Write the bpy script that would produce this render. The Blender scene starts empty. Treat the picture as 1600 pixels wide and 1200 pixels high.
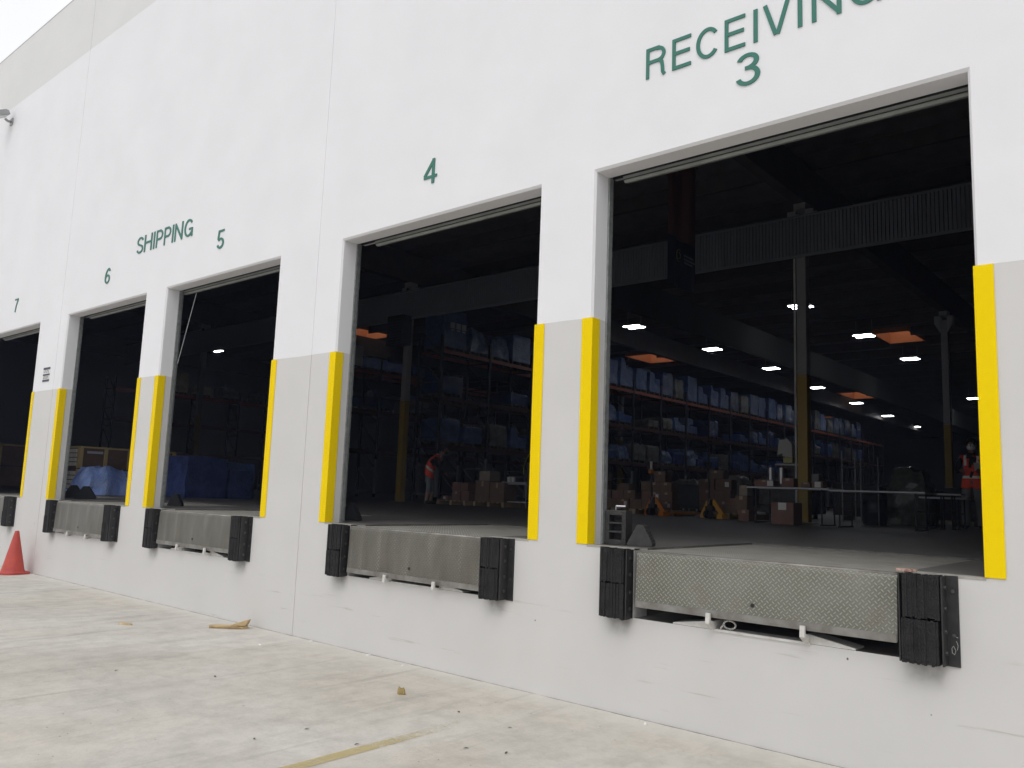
import bpy, math, random
from mathutils import Vector, Matrix, noise
R = math.radians
sc = bpy.context.scene
col = sc.collection

# ------------------------------------------------------------------ camera
cam_d = bpy.data.cameras.new('camera'); cam = bpy.data.objects.new('camera', cam_d); col.objects.link(cam)
cam.location = (3.82732557, -5.42417820, 0.384528729)
cam.rotation_euler = (R(97.55768625), R(-2.10346129), R(40.44039609))
cam_d.sensor_width = 36; cam_d.lens = 1282.19287 / 1600 * 36
cam_d.clip_start = .05; cam_d.clip_end = 1500
sc.camera = cam
# ------------------------------------------------------------------ world, sun, exposure
w = bpy.data.worlds.new('World'); sc.world = w; w.use_nodes = True
nt = w.node_tree; bgn = nt.nodes['Background']
sky = nt.nodes.new('ShaderNodeTexSky'); sky.sky_type = 'NISHITA'; sky.sun_disc = False
SUN_EL, SUN_ROT = R(57), R(158)
sky.sun_elevation = SUN_EL; sky.sun_rotation = SUN_ROT
hs = nt.nodes.new('ShaderNodeHueSaturation'); hs.inputs['Saturation'].default_value = .12
tcw = nt.nodes.new('ShaderNodeTexCoord')
cn = nt.nodes.new('ShaderNodeTexNoise'); cn.inputs['Scale'].default_value = 2.2; cn.inputs['Detail'].default_value = 6
cr = nt.nodes.new('ShaderNodeMapRange'); cr.inputs['To Min'].default_value = 1.0; cr.inputs['To Max'].default_value = 1.5
mm = nt.nodes.new('ShaderNodeMix'); mm.data_type = 'RGBA'; mm.inputs['Factor'].default_value = .72
cl = nt.nodes.new('ShaderNodeVectorMath'); cl.operation = 'SCALE'; cl.inputs[0].default_value = (8.9, 9.0, 9.2)
nt.links.new(tcw.outputs['Generated'], cn.inputs['Vector'])
nt.links.new(cn.outputs['Fac'], cr.inputs['Value'])
nt.links.new(cr.outputs['Result'], cl.inputs['Scale'])
nt.links.new(sky.outputs['Color'], hs.inputs['Color'])
nt.links.new(hs.outputs['Color'], mm.inputs['A']); nt.links.new(cl.outputs['Vector'], mm.inputs['B'])
nt.links.new(mm.outputs['Result'], bgn.inputs['Color'])
bgn.inputs['Strength'].default_value = .135
sd = bpy.data.lights.new('sun', 'SUN'); so = bpy.data.objects.new('sun', sd); col.objects.link(so)
sd.energy = 1.0; sd.angle = R(35); sd.color = (1, .97, .93)
az = math.pi / 2 - 0  # sun stands out over the yard, high
sdir = Vector((math.sin(SUN_ROT) * math.cos(SUN_EL), math.cos(SUN_ROT) * math.cos(SUN_EL), math.sin(SUN_EL)))
so.rotation_euler = sdir.to_track_quat('Z', 'Y').to_euler()
vs = sc.view_settings; vs.view_transform = 'Standard'; vs.look = 'None'; vs.gamma = 1; vs.exposure = -0.26; vs.use_curve_mapping = False
cy = sc.cycles
cy.use_denoising = True; cy.max_bounces = 7; cy.diffuse_bounces = 4; cy.glossy_bounces = 3; cy.transparent_max_bounces = 8
cy.sample_clamp_indirect = 3; cy.caustics_reflective = False; cy.caustics_refractive = False

# ------------------------------------------------------------------ helpers
class MB:
    def __init__(s): s.v = []; s.f = []; s.mi = []
    def quad(s, pts, m=0):
        n = len(s.v); s.v += [tuple(p) for p in pts]; s.f.append(tuple(range(n, n + len(pts)))); s.mi.append(m)
    def box(s, a, b, m=0, M=None):
        x0, x1 = sorted((a[0], b[0])); y0, y1 = sorted((a[1], b[1])); z0, z1 = sorted((a[2], b[2]))
        c = [(x0, y0, z0), (x1, y0, z0), (x1, y1, z0), (x0, y1, z0), (x0, y0, z1), (x1, y0, z1), (x1, y1, z1), (x0, y1, z1)]
        if M: c = [tuple(M @ Vector(p)) for p in c]
        n = len(s.v); s.v += c
        for f in ((0, 3, 2, 1), (4, 5, 6, 7), (0, 1, 5, 4), (1, 2, 6, 5), (2, 3, 7, 6), (3, 0, 4, 7)):
            s.f.append(tuple(n + i for i in f)); s.mi.append(m)
        return s
    def tube(s, p, q, r, r2=None, n=12, m=0, cap=True):
        p = Vector(p); q = Vector(q); r2 = r if r2 is None else r2
        d = (q - p).normalized(); u = d.orthogonal().normalized(); w_ = d.cross(u)
        k = len(s.v)
        for c, rr in ((p, r), (q, r2)):
            for i in range(n):
                a = 2 * math.pi * i / n
                s.v.append(tuple(c + (u * math.cos(a) + w_ * math.sin(a)) * rr))
        for i in range(n):
            j = (i + 1) % n; s.f.append((k + i, k + j, k + n + j, k + n + i)); s.mi.append(m)
        if cap:
            s.f.append(tuple(k + n - 1 - i for i in range(n))); s.mi.append(m)
            s.f.append(tuple(k + n + i for i in range(n))); s.mi.append(m)
        return s
    def bar(s, p, q, wd, th, up=(0, 0, 1), m=0):
        p = Vector(p); q = Vector(q); d = (q - p).normalized(); u = Vector(up)
        a = d.cross(u)
        a = (a if a.length > 1e-4 else d.orthogonal()).normalized() * wd / 2; b = a.cross(d).normalized() * th / 2
        c = [p - a - b, p + a - b, p + a + b, p - a + b, q - a - b, q + a - b, q + a + b, q - a + b]
        n = len(s.v); s.v += [tuple(x) for x in c]
        for f in ((0, 1, 2, 3), (7, 6, 5, 4), (4, 5, 1, 0), (5, 6, 2, 1), (6, 7, 3, 2), (7, 4, 0, 3)):
            s.f.append(tuple(n + i for i in f)); s.mi.append(m)
        return s
    def prism(s, poly, axis, a, b, m=0):
        """poly: 2-D points; extruded along axis from a to b"""
        n = len(poly); k = len(s.v)
        def mk(p, t):
            return {'x': (t, p[0], p[1]), 'y': (p[0], t, p[1]), 'z': (p[0], p[1], t)}[axis]
        s.v += [mk(p, a) for p in poly] + [mk(p, b) for p in poly]
        for i in range(n):
            j = (i + 1) % n; s.f.append((k + i, k + j, k + n + j, k + n + i)); s.mi.append(m)
        s.f.append(tuple(k + n - 1 - i for i in range(n))); s.mi.append(m)
        s.f.append(tuple(k + n + i for i in range(n))); s.mi.append(m)
        return s
    def build(s, name, mats, parent=None, loc=None, bevel=0, smooth=False, fix=True):
        me = bpy.data.meshes.new(name); me.from_pydata(s.v, [], s.f); me.update()
        mats = mats if isinstance(mats, (list, tuple)) else [mats]
        for m in mats: me.materials.append(m)
        me.polygons.foreach_set('material_index', s.mi)
        if fix:
            import bmesh
            bm = bmesh.new(); bm.from_mesh(me); bmesh.ops.recalc_face_normals(bm, faces=bm.faces)
            bm.to_mesh(me); bm.free()
        if smooth:
            me.polygons.foreach_set('use_smooth', [True] * len(me.polygons))
        o = bpy.data.objects.new(name, me); col.objects.link(o)
        if parent: o.parent = parent
        if loc: o.location = loc
        if bevel:
            b = o.modifiers.new('edge', 'BEVEL'); b.width = bevel; b.segments = 2; b.limit_method = 'ANGLE'; b.angle_limit = R(40)
        return o
def tag(o, label=None, cat=None, group=None, kind=None):
    if label: o['label'] = label
    if cat: o['category'] = cat
    if group: o['group'] = group
    if kind: o['kind'] = kind
    return o
def empty(name, loc=(0, 0, 0), rz=0, label=None, cat=None, group=None):
    o = bpy.data.objects.new(name, None); col.objects.link(o); o.location = loc; o.rotation_euler.z = rz
    o.empty_display_size = .2
    return tag(o, label, cat, group)
def kids(o): return [c for c in o.children]
def copy_tree(o, loc, rz=None, label=None, parent=None):
    c = o.copy(); col.objects.link(c)
    if parent: c.parent = parent
    else:
        c.location = loc
        if rz is not None: c.rotation_euler.z = rz
        if label: c['label'] = label
    for ch in KID.get(o.name, ()): copy_tree(ch, None, parent=c)
    return c
KID = {}
def reg(root, *parts): KID[root.name] = list(parts)

# ------------------------------------------------------------------ materials
def mat(name, c=(.5, .5, .5), rough=.7, metal=0, spec=.5, noise_c=None, nscale=4, namt=.0, bump=0, bscale=40, coat=0, emit=None, es=0, pos=False):
    m = bpy.data.materials.new(name); m.use_nodes = True; N = m.node_tree; b = N.nodes['Principled BSDF']
    b.inputs['Base Color'].default_value = (*c, 1); b.inputs['Roughness'].default_value = rough
    b.inputs['Metallic'].default_value = metal; b.inputs['Specular IOR Level'].default_value = spec
    b.inputs['Coat Weight'].default_value = coat
    if emit: b.inputs['Emission Color'].default_value = (*emit, 1); b.inputs['Emission Strength'].default_value = es
    tc = N.nodes.new('ShaderNodeTexCoord')
    if noise_c or namt:
        t = N.nodes.new('ShaderNodeTexNoise'); t.inputs['Scale'].default_value = nscale; t.inputs['Detail'].default_value = 6; t.inputs['Roughness'].default_value = .62
        N.links.new(tc.outputs['Object'], t.inputs['Vector'])
        mr = N.nodes.new('ShaderNodeMapRange'); mr.inputs['From Min'].default_value = .35; mr.inputs['From Max'].default_value = .68
        N.links.new(t.outputs['Fac'], mr.inputs['Value'])
        mx = N.nodes.new('ShaderNodeMix'); mx.data_type = 'RGBA'
        mx.inputs['A'].default_value = (*c, 1)
        c2 = noise_c or tuple(x * (1 - namt) for x in c)
        mx.inputs['B'].default_value = (*c2, 1)
        N.links.new(mr.outputs['Result'], mx.inputs['Factor']); N.links.new(mx.outputs['Result'], b.inputs['Base Color'])
    if bump:
        t2 = N.nodes.new('ShaderNodeTexNoise'); t2.inputs['Scale'].default_value = bscale; t2.inputs['Detail'].default_value = 4
        N.links.new(tc.outputs['Object'], t2.inputs['Vector'])
        bp = N.nodes.new('ShaderNodeBump'); bp.inputs['Strength'].default_value = bump; bp.inputs['Distance'].default_value = .02
        N.links.new(t2.outputs['Fac'], bp.inputs['Height']); N.links.new(bp.outputs['Normal'], b.inputs['Normal'])
    return m

def nd(N, t, **kw):
    n = N.nodes.new(t)
    for k, v in kw.items():
        if k in n.inputs: n.inputs[k].default_value = v
        else: setattr(n, k, v)
    return n

def wall_material():
    m = bpy.data.materials.new('painted_tilt_up_concrete'); m.use_nodes = True; N = m.node_tree; L = N.links
    b = N.nodes['Principled BSDF']; b.inputs['Roughness'].default_value = .62; b.inputs['Specular IOR Level'].default_value = .35
    tc = nd(N, 'ShaderNodeTexCoord'); sp = nd(N, 'ShaderNodeSeparateXYZ'); L.new(tc.outputs['Object'], sp.inputs[0])
    # hand-cut paint line wobbles a few mm
    wn = nd(N, 'ShaderNodeTexNoise', Scale=3.0); L.new(tc.outputs['Object'], wn.inputs['Vector'])
    wa = nd(N, 'ShaderNodeMath', operation='MULTIPLY_ADD'); wa.inputs[1].default_value = .016; L.new(wn.outputs['Fac'], wa.inputs[0]); L.new(sp.outputs['Z'], wa.inputs[2])
    lo = nd(N, 'ShaderNodeMath', operation='GREATER_THAN'); lo.inputs[1].default_value = 1.838 + .008; L.new(wa.outputs[0], lo.inputs[0])
    hi = nd(N, 'ShaderNodeMath', operation='GREATER_THAN'); hi.inputs[1].default_value = 7.99; L.new(sp.outputs['Z'], hi.inputs[0])
    a = nd(N, 'ShaderNodeMix', data_type='RGBA'); a.inputs['A'].default_value = (.635, .622, .605, 1); a.inputs['B'].default_value = (.800, .797, .815, 1)
    L.new(lo.outputs[0], a.inputs['Factor'])
    c = nd(N, 'ShaderNodeMix', data_type='RGBA'); c.inputs['B'].default_value = (.70, .70, .69, 1); L.new(hi.outputs[0], c.inputs['Factor']); L.new(a.outputs['Result'], c.inputs['A'])
    # broad cloudiness, roller marks
    n1 = nd(N, 'ShaderNodeTexNoise', Scale=1.1, Detail=5.0, Roughness=.6); L.new(tc.outputs['Object'], n1.inputs['Vector'])
    r1 = nd(N, 'ShaderNodeMapRange'); r1.inputs['From Min'].default_value = .3; r1.inputs['From Max'].default_value = .7; r1.inputs['To Min'].default_value = .955; r1.inputs['To Max'].default_value = 1.01
    L.new(n1.outputs['Fac'], r1.inputs['Value'])
    # grime on the bottom metre and thin scuffs
    n2 = nd(N, 'ShaderNodeTexNoise', Scale=1.0, Detail=8.0, Roughness=.7); mp = nd(N, 'ShaderNodeMapping'); mp.inputs['Scale'].default_value = (.8, 1, 16)
    L.new(tc.outputs['Object'], mp.inputs['Vector']); L.new(mp.outputs[0], n2.inputs['Vector'])
    r2 = nd(N, 'ShaderNodeMapRange'); r2.inputs['From Min'].default_value = .61; r2.inputs['From Max'].default_value = .69; r2.inputs['To Min'].default_value = 0; r2.inputs['To Max'].default_value = .5
    L.new(n2.outputs['Fac'], r2.inputs['Value'])
    zl = nd(N, 'ShaderNodeMapRange'); zl.inputs['From Min'].default_value = -.1; zl.inputs['From Max'].default_value = -.7; L.new(sp.outputs['Z'], zl.inputs['Value'])
    sm = nd(N, 'ShaderNodeMath', operation='MULTIPLY'); L.new(r2.outputs[0], sm.inputs[0]); L.new(zl.outputs[0], sm.inputs[1])
    # small black chips
    vo = nd(N, 'ShaderNodeTexVoronoi', Scale=3.1); mp2 = nd(N, 'ShaderNodeMapping'); mp2.inputs['Scale'].default_value = (1, 1, .8); L.new(tc.outputs['Object'], mp2.inputs['Vector']); L.new(mp2.outputs[0], vo.inputs['Vector'])
    ch = nd(N, 'ShaderNodeMath', operation='LESS_THAN'); ch.inputs[1].default_value = .028; L.new(vo.outputs['Distance'], ch.inputs[0])
    cz = nd(N, 'ShaderNodeMath', operation='LESS_THAN'); cz.inputs[1].default_value = .1; L.new(sp.outputs['Z'], cz.inputs[0])
    cc = nd(N, 'ShaderNodeMath', operation='MULTIPLY'); L.new(ch.outputs[0], cc.inputs[0]); L.new(cz.outputs[0], cc.inputs[1])
    # mottled dark patch under each bumper, fading out downward
    under_bumper = None
    for dc in DOORS:
        for s_ in (-1.07, 1.07):
            dx = nd(N, 'ShaderNodeMath', operation='SUBTRACT'); dx.inputs[1].default_value = dc + s_; L.new(sp.outputs['X'], dx.inputs[0])
            ax = nd(N, 'ShaderNodeMath', operation='ABSOLUTE'); L.new(dx.outputs[0], ax.inputs[0])
            fx = nd(N, 'ShaderNodeMapRange', interpolation_type='SMOOTHSTEP'); fx.inputs['From Min'].default_value = .17; fx.inputs['From Max'].default_value = .03; L.new(ax.outputs[0], fx.inputs['Value'])
            fz = nd(N, 'ShaderNodeMapRange', interpolation_type='SMOOTHSTEP'); fz.inputs['From Min'].default_value = -.70; fz.inputs['From Max'].default_value = -.51; L.new(sp.outputs['Z'], fz.inputs['Value'])
            pr = nd(N, 'ShaderNodeMath', operation='MULTIPLY'); L.new(fx.outputs[0], pr.inputs[0]); L.new(fz.outputs[0], pr.inputs[1])
            if under_bumper is None: under_bumper = pr
            else:
                ad = nd(N, 'ShaderNodeMath', operation='MAXIMUM'); L.new(under_bumper.outputs[0], ad.inputs[0]); L.new(pr.outputs[0], ad.inputs[1]); under_bumper = ad
    gn = nd(N, 'ShaderNodeTexNoise', Scale=14.0, Detail=6.0); L.new(tc.outputs['Object'], gn.inputs['Vector'])
    gm = nd(N, 'ShaderNodeMath', operation='MULTIPLY'); L.new(under_bumper.outputs[0], gm.inputs[0]); L.new(gn.outputs['Fac'], gm.inputs[1])
    below = nd(N, 'ShaderNodeMath', operation='LESS_THAN'); below.inputs[1].default_value = 0; L.new(sp.outputs['Z'], below.inputs[0])
    gm2 = nd(N, 'ShaderNodeMath', operation='MULTIPLY'); L.new(gm.outputs[0], gm2.inputs[0]); L.new(below.outputs[0], gm2.inputs[1])
    mul = nd(N, 'ShaderNodeVectorMath', operation='SCALE'); L.new(c.outputs['Result'], mul.inputs[0]); L.new(r1.outputs[0], mul.inputs['Scale'])
    d1 = nd(N, 'ShaderNodeMix', data_type='RGBA'); d1.inputs['B'].default_value = (.30, .27, .23, 1); L.new(sm.outputs[0], d1.inputs['Factor']); L.new(mul.outputs[0], d1.inputs['A'])
    d2 = nd(N, 'ShaderNodeMix', data_type='RGBA'); d2.inputs['B'].default_value = (.06, .055, .05, 1); L.new(gm2.outputs[0], d2.inputs['Factor']); L.new(d1.outputs['Result'], d2.inputs['A'])
    d3 = nd(N, 'ShaderNodeMix', data_type='RGBA'); d3.inputs['B'].default_value = (.12, .11, .10, 1); L.new(cc.outputs[0], d3.inputs['Factor']); L.new(d2.outputs['Result'], d3.inputs['A'])
    L.new(d3.outputs['Result'], b.inputs['Base Color'])
    b1 = nd(N, 'ShaderNodeTexNoise', Scale=60.0, Detail=3.0); L.new(tc.outputs['Object'], b1.inputs['Vector'])
    b2 = nd(N, 'ShaderNodeTexNoise', Scale=1.6, Detail=2.0); L.new(tc.outputs['Object'], b2.inputs['Vector'])
    bm_ = nd(N, 'ShaderNodeMath', operation='MULTIPLY_ADD'); bm_.inputs[1].default_value = .05; L.new(b1.outputs['Fac'], bm_.inputs[0]); L.new(b2.outputs['Fac'], bm_.inputs[2])
    bp = nd(N, 'ShaderNodeBump'); bp.inputs['Strength'].default_value = .35; bp.inputs['Distance'].default_value = .02
    L.new(bm_.outputs[0], bp.inputs['Height']); L.new(bp.outputs[0], b.inputs['Normal'])
    return m

def yard_material():
    m = bpy.data.materials.new('worn_yard_concrete'); m.use_nodes = True; N = m.node_tree; L = N.links
    b = N.nodes['Principled BSDF']; b.inputs['Roughness'].default_value = .85; b.inputs['Specular IOR Level'].default_value = .3
    tc = nd(N, 'ShaderNodeTexCoord'); sp = nd(N, 'ShaderNodeSeparateXYZ'); L.new(tc.outputs['Object'], sp.inputs[0])
    mp = nd(N, 'ShaderNodeMapping'); mp.inputs['Scale'].default_value = (1.0, .55, 1); mp.inputs['Rotation'].default_value = (0, 0, R(20)); L.new(tc.outputs['Object'], mp.inputs['Vector'])
    n1 = nd(N, 'ShaderNodeTexNoise', Scale=.55, Detail=7.0, Roughness=.62, Distortion=.6); L.new(mp.outputs[0], n1.inputs['Vector'])
    r1 = nd(N, 'ShaderNodeValToRGB'); e = r1.color_ramp.elements; e[0].position = .34; e[0].color = (.47, .448, .408, 1); e[1].position = .62; e[1].color = (.60, .585, .55, 1)
    x = r1.color_ramp.elements.new(.5); x.color = (.56, .535, .49, 1); L.new(n1.outputs['Fac'], r1.inputs[0])
    # beige wash
    n3 = nd(N, 'ShaderNodeTexNoise', Scale=.33, Detail=3.0); L.new(tc.outputs['Object'], n3.inputs['Vector'])
    r3 = nd(N, 'ShaderNodeMapRange'); r3.inputs['From Min'].default_value = .45; r3.inputs['From Max'].default_value = .6; r3.inputs['To Max'].default_value = .75; L.new(n3.outputs['Fac'], r3.inputs['Value'])
    m1 = nd(N, 'ShaderNodeMix', data_type='RGBA'); m1.inputs['B'].default_value = (.545, .50, .435, 1); L.new(r3.outputs[0], m1.inputs['Factor']); L.new(r1.outputs[0], m1.inputs['A'])
    # tyre streaks running to the docks
    mp2 = nd(N, 'ShaderNodeMapping'); mp2.inputs['Scale'].default_value = (2.6, .22, 1); mp2.inputs['Rotation'].default_value = (0, 0, R(-7)); L.new(tc.outputs['Object'], mp2.inputs['Vector'])
    n2 = nd(N, 'ShaderNodeTexNoise', Scale=1.1, Detail=9.0, Roughness=.68, Distortion=.8); L.new(mp2.outputs[0], n2.inputs['Vector'])
    r2 = nd(N, 'ShaderNodeMapRange'); r2.inputs['From Min'].default_value = .5; r2.inputs['From Max'].default_value = .72; r2.inputs['To Max'].default_value = .42; L.new(n2.outputs['Fac'], r2.inputs['Value'])
    m2 = nd(N, 'ShaderNodeMix', data_type='RGBA'); m2.inputs['B'].default_value = (.34, .315, .28, 1); L.new(r2.outputs[0], m2.inputs['Factor']); L.new(m1.outputs['Result'], m2.inputs['A'])
    # mottled dirt
    n5 = nd(N, 'ShaderNodeTexNoise', Scale=5.5, Detail=10.0, Roughness=.72); L.new(tc.outputs['Object'], n5.inputs['Vector'])
    r5 = nd(N, 'ShaderNodeMapRange'); r5.inputs['From Min'].default_value = .42; r5.inputs['From Max'].default_value = .66; r5.inputs['To Min'].default_value = 1.04; r5.inputs['To Max'].default_value = .86; L.new(n5.outputs['Fac'], r5.inputs['Value'])
    s5 = nd(N, 'ShaderNodeVectorMath', operation='SCALE'); L.new(m2.outputs['Result'], s5.inputs[0]); L.new(r5.outputs[0], s5.inputs['Scale'])
    # thin drag marks
    mp6 = nd(N, 'ShaderNodeMapping'); mp6.inputs['Scale'].default_value = (4.2, .30, 1); mp6.inputs['Rotation'].default_value = (0, 0, R(24)); L.new(tc.outputs['Object'], mp6.inputs['Vector'])
    n6 = nd(N, 'ShaderNodeTexNoise', Scale=1.3, Detail=10.0, Roughness=.6, Distortion=.5); L.new(mp6.outputs[0], n6.inputs['Vector'])
    r6 = nd(N, 'ShaderNodeMapRange'); r6.inputs['From Min'].default_value = .57; r6.inputs['From Max'].default_value = .70; r6.inputs['To Min'].default_value = 1; r6.inputs['To Max'].default_value = .80; L.new(n6.outputs['Fac'], r6.inputs['Value'])
    s6 = nd(N, 'ShaderNodeVectorMath', operation='SCALE'); L.new(s5.outputs[0], s6.inputs[0]); L.new(r6.outputs[0], s6.inputs['Scale']); s5 = s6
    # specks of grit
    outc = s5.outputs[0]
    for sc_, th, cl_ in ((9.0, .06, (.07, .06, .05)), (21.0, .07, (.16, .14, .12)), (15.0, .045, (.62, .6, .56))):
        v = nd(N, 'ShaderNodeTexVoronoi', Scale=sc_, Randomness=1.0); mpv = nd(N, 'ShaderNodeMapping'); mpv.inputs['Scale'].default_value = (1, 1.6, 1); mpv.inputs['Rotation'].default_value = (0, 0, sc_); L.new(tc.outputs['Object'], mpv.inputs['Vector']); L.new(mpv.outputs[0], v.inputs['Vector'])
        t = nd(N, 'ShaderNodeMath', operation='LESS_THAN'); t.inputs[1].default_value = th; L.new(v.outputs['Distance'], t.inputs[0])
        rn = nd(N, 'ShaderNodeSeparateColor'); L.new(v.outputs['Color'], rn.inputs[0])
        g = nd(N, 'ShaderNodeMath', operation='GREATER_THAN'); g.inputs[1].default_value = .75; L.new(rn.outputs[0], g.inputs[0])
        q = nd(N, 'ShaderNodeMath', operation='MULTIPLY'); L.new(t.outputs[0], q.inputs[0]); L.new(g.outputs[0], q.inputs[1])
        mx = nd(N, 'ShaderNodeMix', data_type='RGBA'); mx.inputs['B'].default_value = (*cl_, 1); L.new(q.outputs[0], mx.inputs['Factor']); L.new(outc, mx.inputs['A']); outc = mx.outputs['Result']
    # silt packed against the wall foot: a dark thread then a pale wash
    jn = nd(N, 'ShaderNodeTexNoise', Scale=6.0, Detail=5.0); L.new(tc.outputs['Object'], jn.inputs['Vector'])
    ya = nd(N, 'ShaderNodeMath', operation='MULTIPLY_ADD'); ya.inputs[1].default_value = .045; L.new(jn.outputs['Fac'], ya.inputs[0]); L.new(sp.outputs['Y'], ya.inputs[2])
    dk = nd(N, 'ShaderNodeMapRange'); dk.inputs['From Min'].default_value = .008; dk.inputs['From Max'].default_value = .016; dk.inputs['To Max'].default_value = .8; L.new(ya.outputs[0], dk.inputs['Value'])
    mx = nd(N, 'ShaderNodeMix', data_type='RGBA'); mx.inputs['B'].default_value = (.13, .115, .095, 1); L.new(dk.outputs[0], mx.inputs['Factor'])
    pw = nd(N, 'ShaderNodeMapRange'); pw.inputs['From Min'].default_value = -.30; pw.inputs['From Max'].default_value = -.05; pw.inputs['To Max'].default_value = .55; L.new(ya.outputs[0], pw.inputs['Value'])
    mw = nd(N, 'ShaderNodeMix', data_type='RGBA'); mw.inputs['B'].default_value = (.60, .585, .54, 1); L.new(pw.outputs[0], mw.inputs['Factor']); L.new(outc, mw.inputs['A'])
    L.new(mw.outputs['Result'], mx.inputs['A']); L.new(mx.outputs['Result'], b.inputs['Base Color'])
    bn = nd(N, 'ShaderNodeTexNoise', Scale=35.0, Detail=6.0); L.new(tc.outputs['Object'], bn.inputs['Vector'])
    bp = nd(N, 'ShaderNodeBump'); bp.inputs['Strength'].default_value = .35; bp.inputs['Distance'].default_value = .01; L.new(bn.outputs['Fac'], bp.inputs['Height']); L.new(bp.outputs[0], b.inputs['Normal'])
    return m

def tread_material(name, c, scale, rough, strength=1.0, streaks=False):
    """diamond plate: two families of short raised lugs at 90 degrees, on the object's X-Z (or X-Y) face"""
    m = bpy.data.materials.new(name); m.use_nodes = True; N = m.node_tree; L = N.links
    b = N.nodes['Principled BSDF']; b.inputs['Roughness'].default_value = rough; b.inputs['Metallic'].default_value = .45
    tc = nd(N, 'ShaderNodeTexCoord'); sp = nd(N, 'ShaderNodeSeparateXYZ'); L.new(tc.outputs['Object'], sp.inputs[0])
    yz = nd(N, 'ShaderNodeMath', operation='ADD'); L.new(sp.outputs['Y'], yz.inputs[0]); L.new(sp.outputs['Z'], yz.inputs[1])
    def M_(op, a, bb=None, cc=None):
        n = nd(N, 'ShaderNodeMath', operation=op)
        for i, q in enumerate((a, bb, cc)):
            if q is None: continue
            if isinstance(q, (int, float)): n.inputs[i].default_value = q
            else: L.new(q, n.inputs[i])
        return n.outputs[0]
    u = M_('MULTIPLY', M_('ADD', sp.outputs['X'], yz.outputs[0]), .7071 * scale)
    v = M_('MULTIPLY', M_('SUBTRACT', sp.outputs['X'], yz.outputs[0]), .7071 * scale)
    # checkerboard of cells, lug along u in even cells and along v in odd
    fu, fv = M_('FRACT', u), M_('FRACT', v)
    cu, cv = M_('FLOOR', u), M_('FLOOR', v)
    par = M_('ABSOLUTE', M_('MODULO', M_('ADD', cu, cv), 2))
    au, av = M_('ABSOLUTE', M_('SUBTRACT', fu, .5)), M_('ABSOLUTE', M_('SUBTRACT', fv, .5))
    def lug(p, q):
        r = M_('ADD', M_('POWER', M_('DIVIDE', p, .60), 2), M_('POWER', M_('DIVIDE', q, .19), 2))
        return M_('SUBTRACT', 1, M_('MINIMUM', r, 1))
    h = M_('ADD', M_('MULTIPLY', lug(au, av), M_('SUBTRACT', 1, par)), M_('MULTIPLY', lug(av, au), par))
    h = M_('MINIMUM', M_('MULTIPLY', h, 1.8), 1)
    bp = nd(N, 'ShaderNodeBump'); bp.inputs['Strength'].default_value = strength; bp.inputs['Distance'].default_value = .006; L.new(h, bp.inputs['Height']); L.new(bp.outputs[0], b.inputs['Normal'])
    n1 = nd(N, 'ShaderNodeTexNoise', Scale=2.2, Detail=7.0, Roughness=.6); mp = nd(N, 'ShaderNodeMapping'); mp.inputs['Scale'].default_value = (2.4, 1, .7) if streaks else (1, 1, 1); L.new(tc.outputs['Object'], mp.inputs['Vector']); L.new(mp.outputs[0], n1.inputs['Vector'])
    cr_ = nd(N, 'ShaderNodeValToRGB'); e = cr_.color_ramp.elements; e[0].position = .3; e[0].color = (c[0] * .62, c[1] * .6, c[2] * .55, 1); e[1].position = .7; e[1].color = (*c, 1)
    L.new(n1.outputs['Fac'], cr_.inputs[0])
    # base colour darker between lugs, brighter on their tops
    mx = nd(N, 'ShaderNodeMix', data_type='RGBA'); mx.inputs['B'].default_value = (min(1, c[0] * 1.9), min(1, c[1] * 1.9), min(1, c[2] * 1.8), 1)
    if streaks:
        xn = nd(N, 'ShaderNodeTexNoise', Scale=5.5, Detail=3.0); mpx = nd(N, 'ShaderNodeMapping'); mpx.inputs['Scale'].default_value = (1, 0, .12); L.new(tc.outputs['Object'], mpx.inputs['Vector']); L.new(mpx.outputs[0], xn.inputs['Vector'])
        xr = nd(N, 'ShaderNodeMapRange'); xr.inputs['From Min'].default_value = .56; xr.inputs['From Max'].default_value = .70; xr.inputs['To Min'].default_value = .12; xr.inputs['To Max'].default_value = 1; L.new(xn.outputs['Fac'], xr.inputs['Value'])
        L.new(M_('MULTIPLY', h, xr.outputs[0]), mx.inputs['Factor'])
    else: L.new(M_('MULTIPLY', h, .75), mx.inputs['Factor'])
    L.new(cr_.outputs[0], mx.inputs['A'])
    oc = mx.outputs['Result']
    rn = nd(N, 'ShaderNodeTexNoise', Scale=5.0, Detail=5.0); L.new(tc.outputs['Object'], rn.inputs['Vector'])
    rr = nd(N, 'ShaderNodeMapRange'); rr.inputs['From Min'].default_value = .55; rr.inputs['From Max'].default_value = .75; rr.inputs['To Max'].default_value = .5; L.new(rn.outputs['Fac'], rr.inputs['Value'])
    rm = nd(N, 'ShaderNodeMix', data_type='RGBA'); rm.inputs['B'].default_value = (.20, .15, .11, 1); L.new(rr.outputs[0], rm.inputs['Factor']); L.new(oc, rm.inputs['A'])
    L.new(rm.outputs['Result'], b.inputs['Base Color'])
    return m

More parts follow.
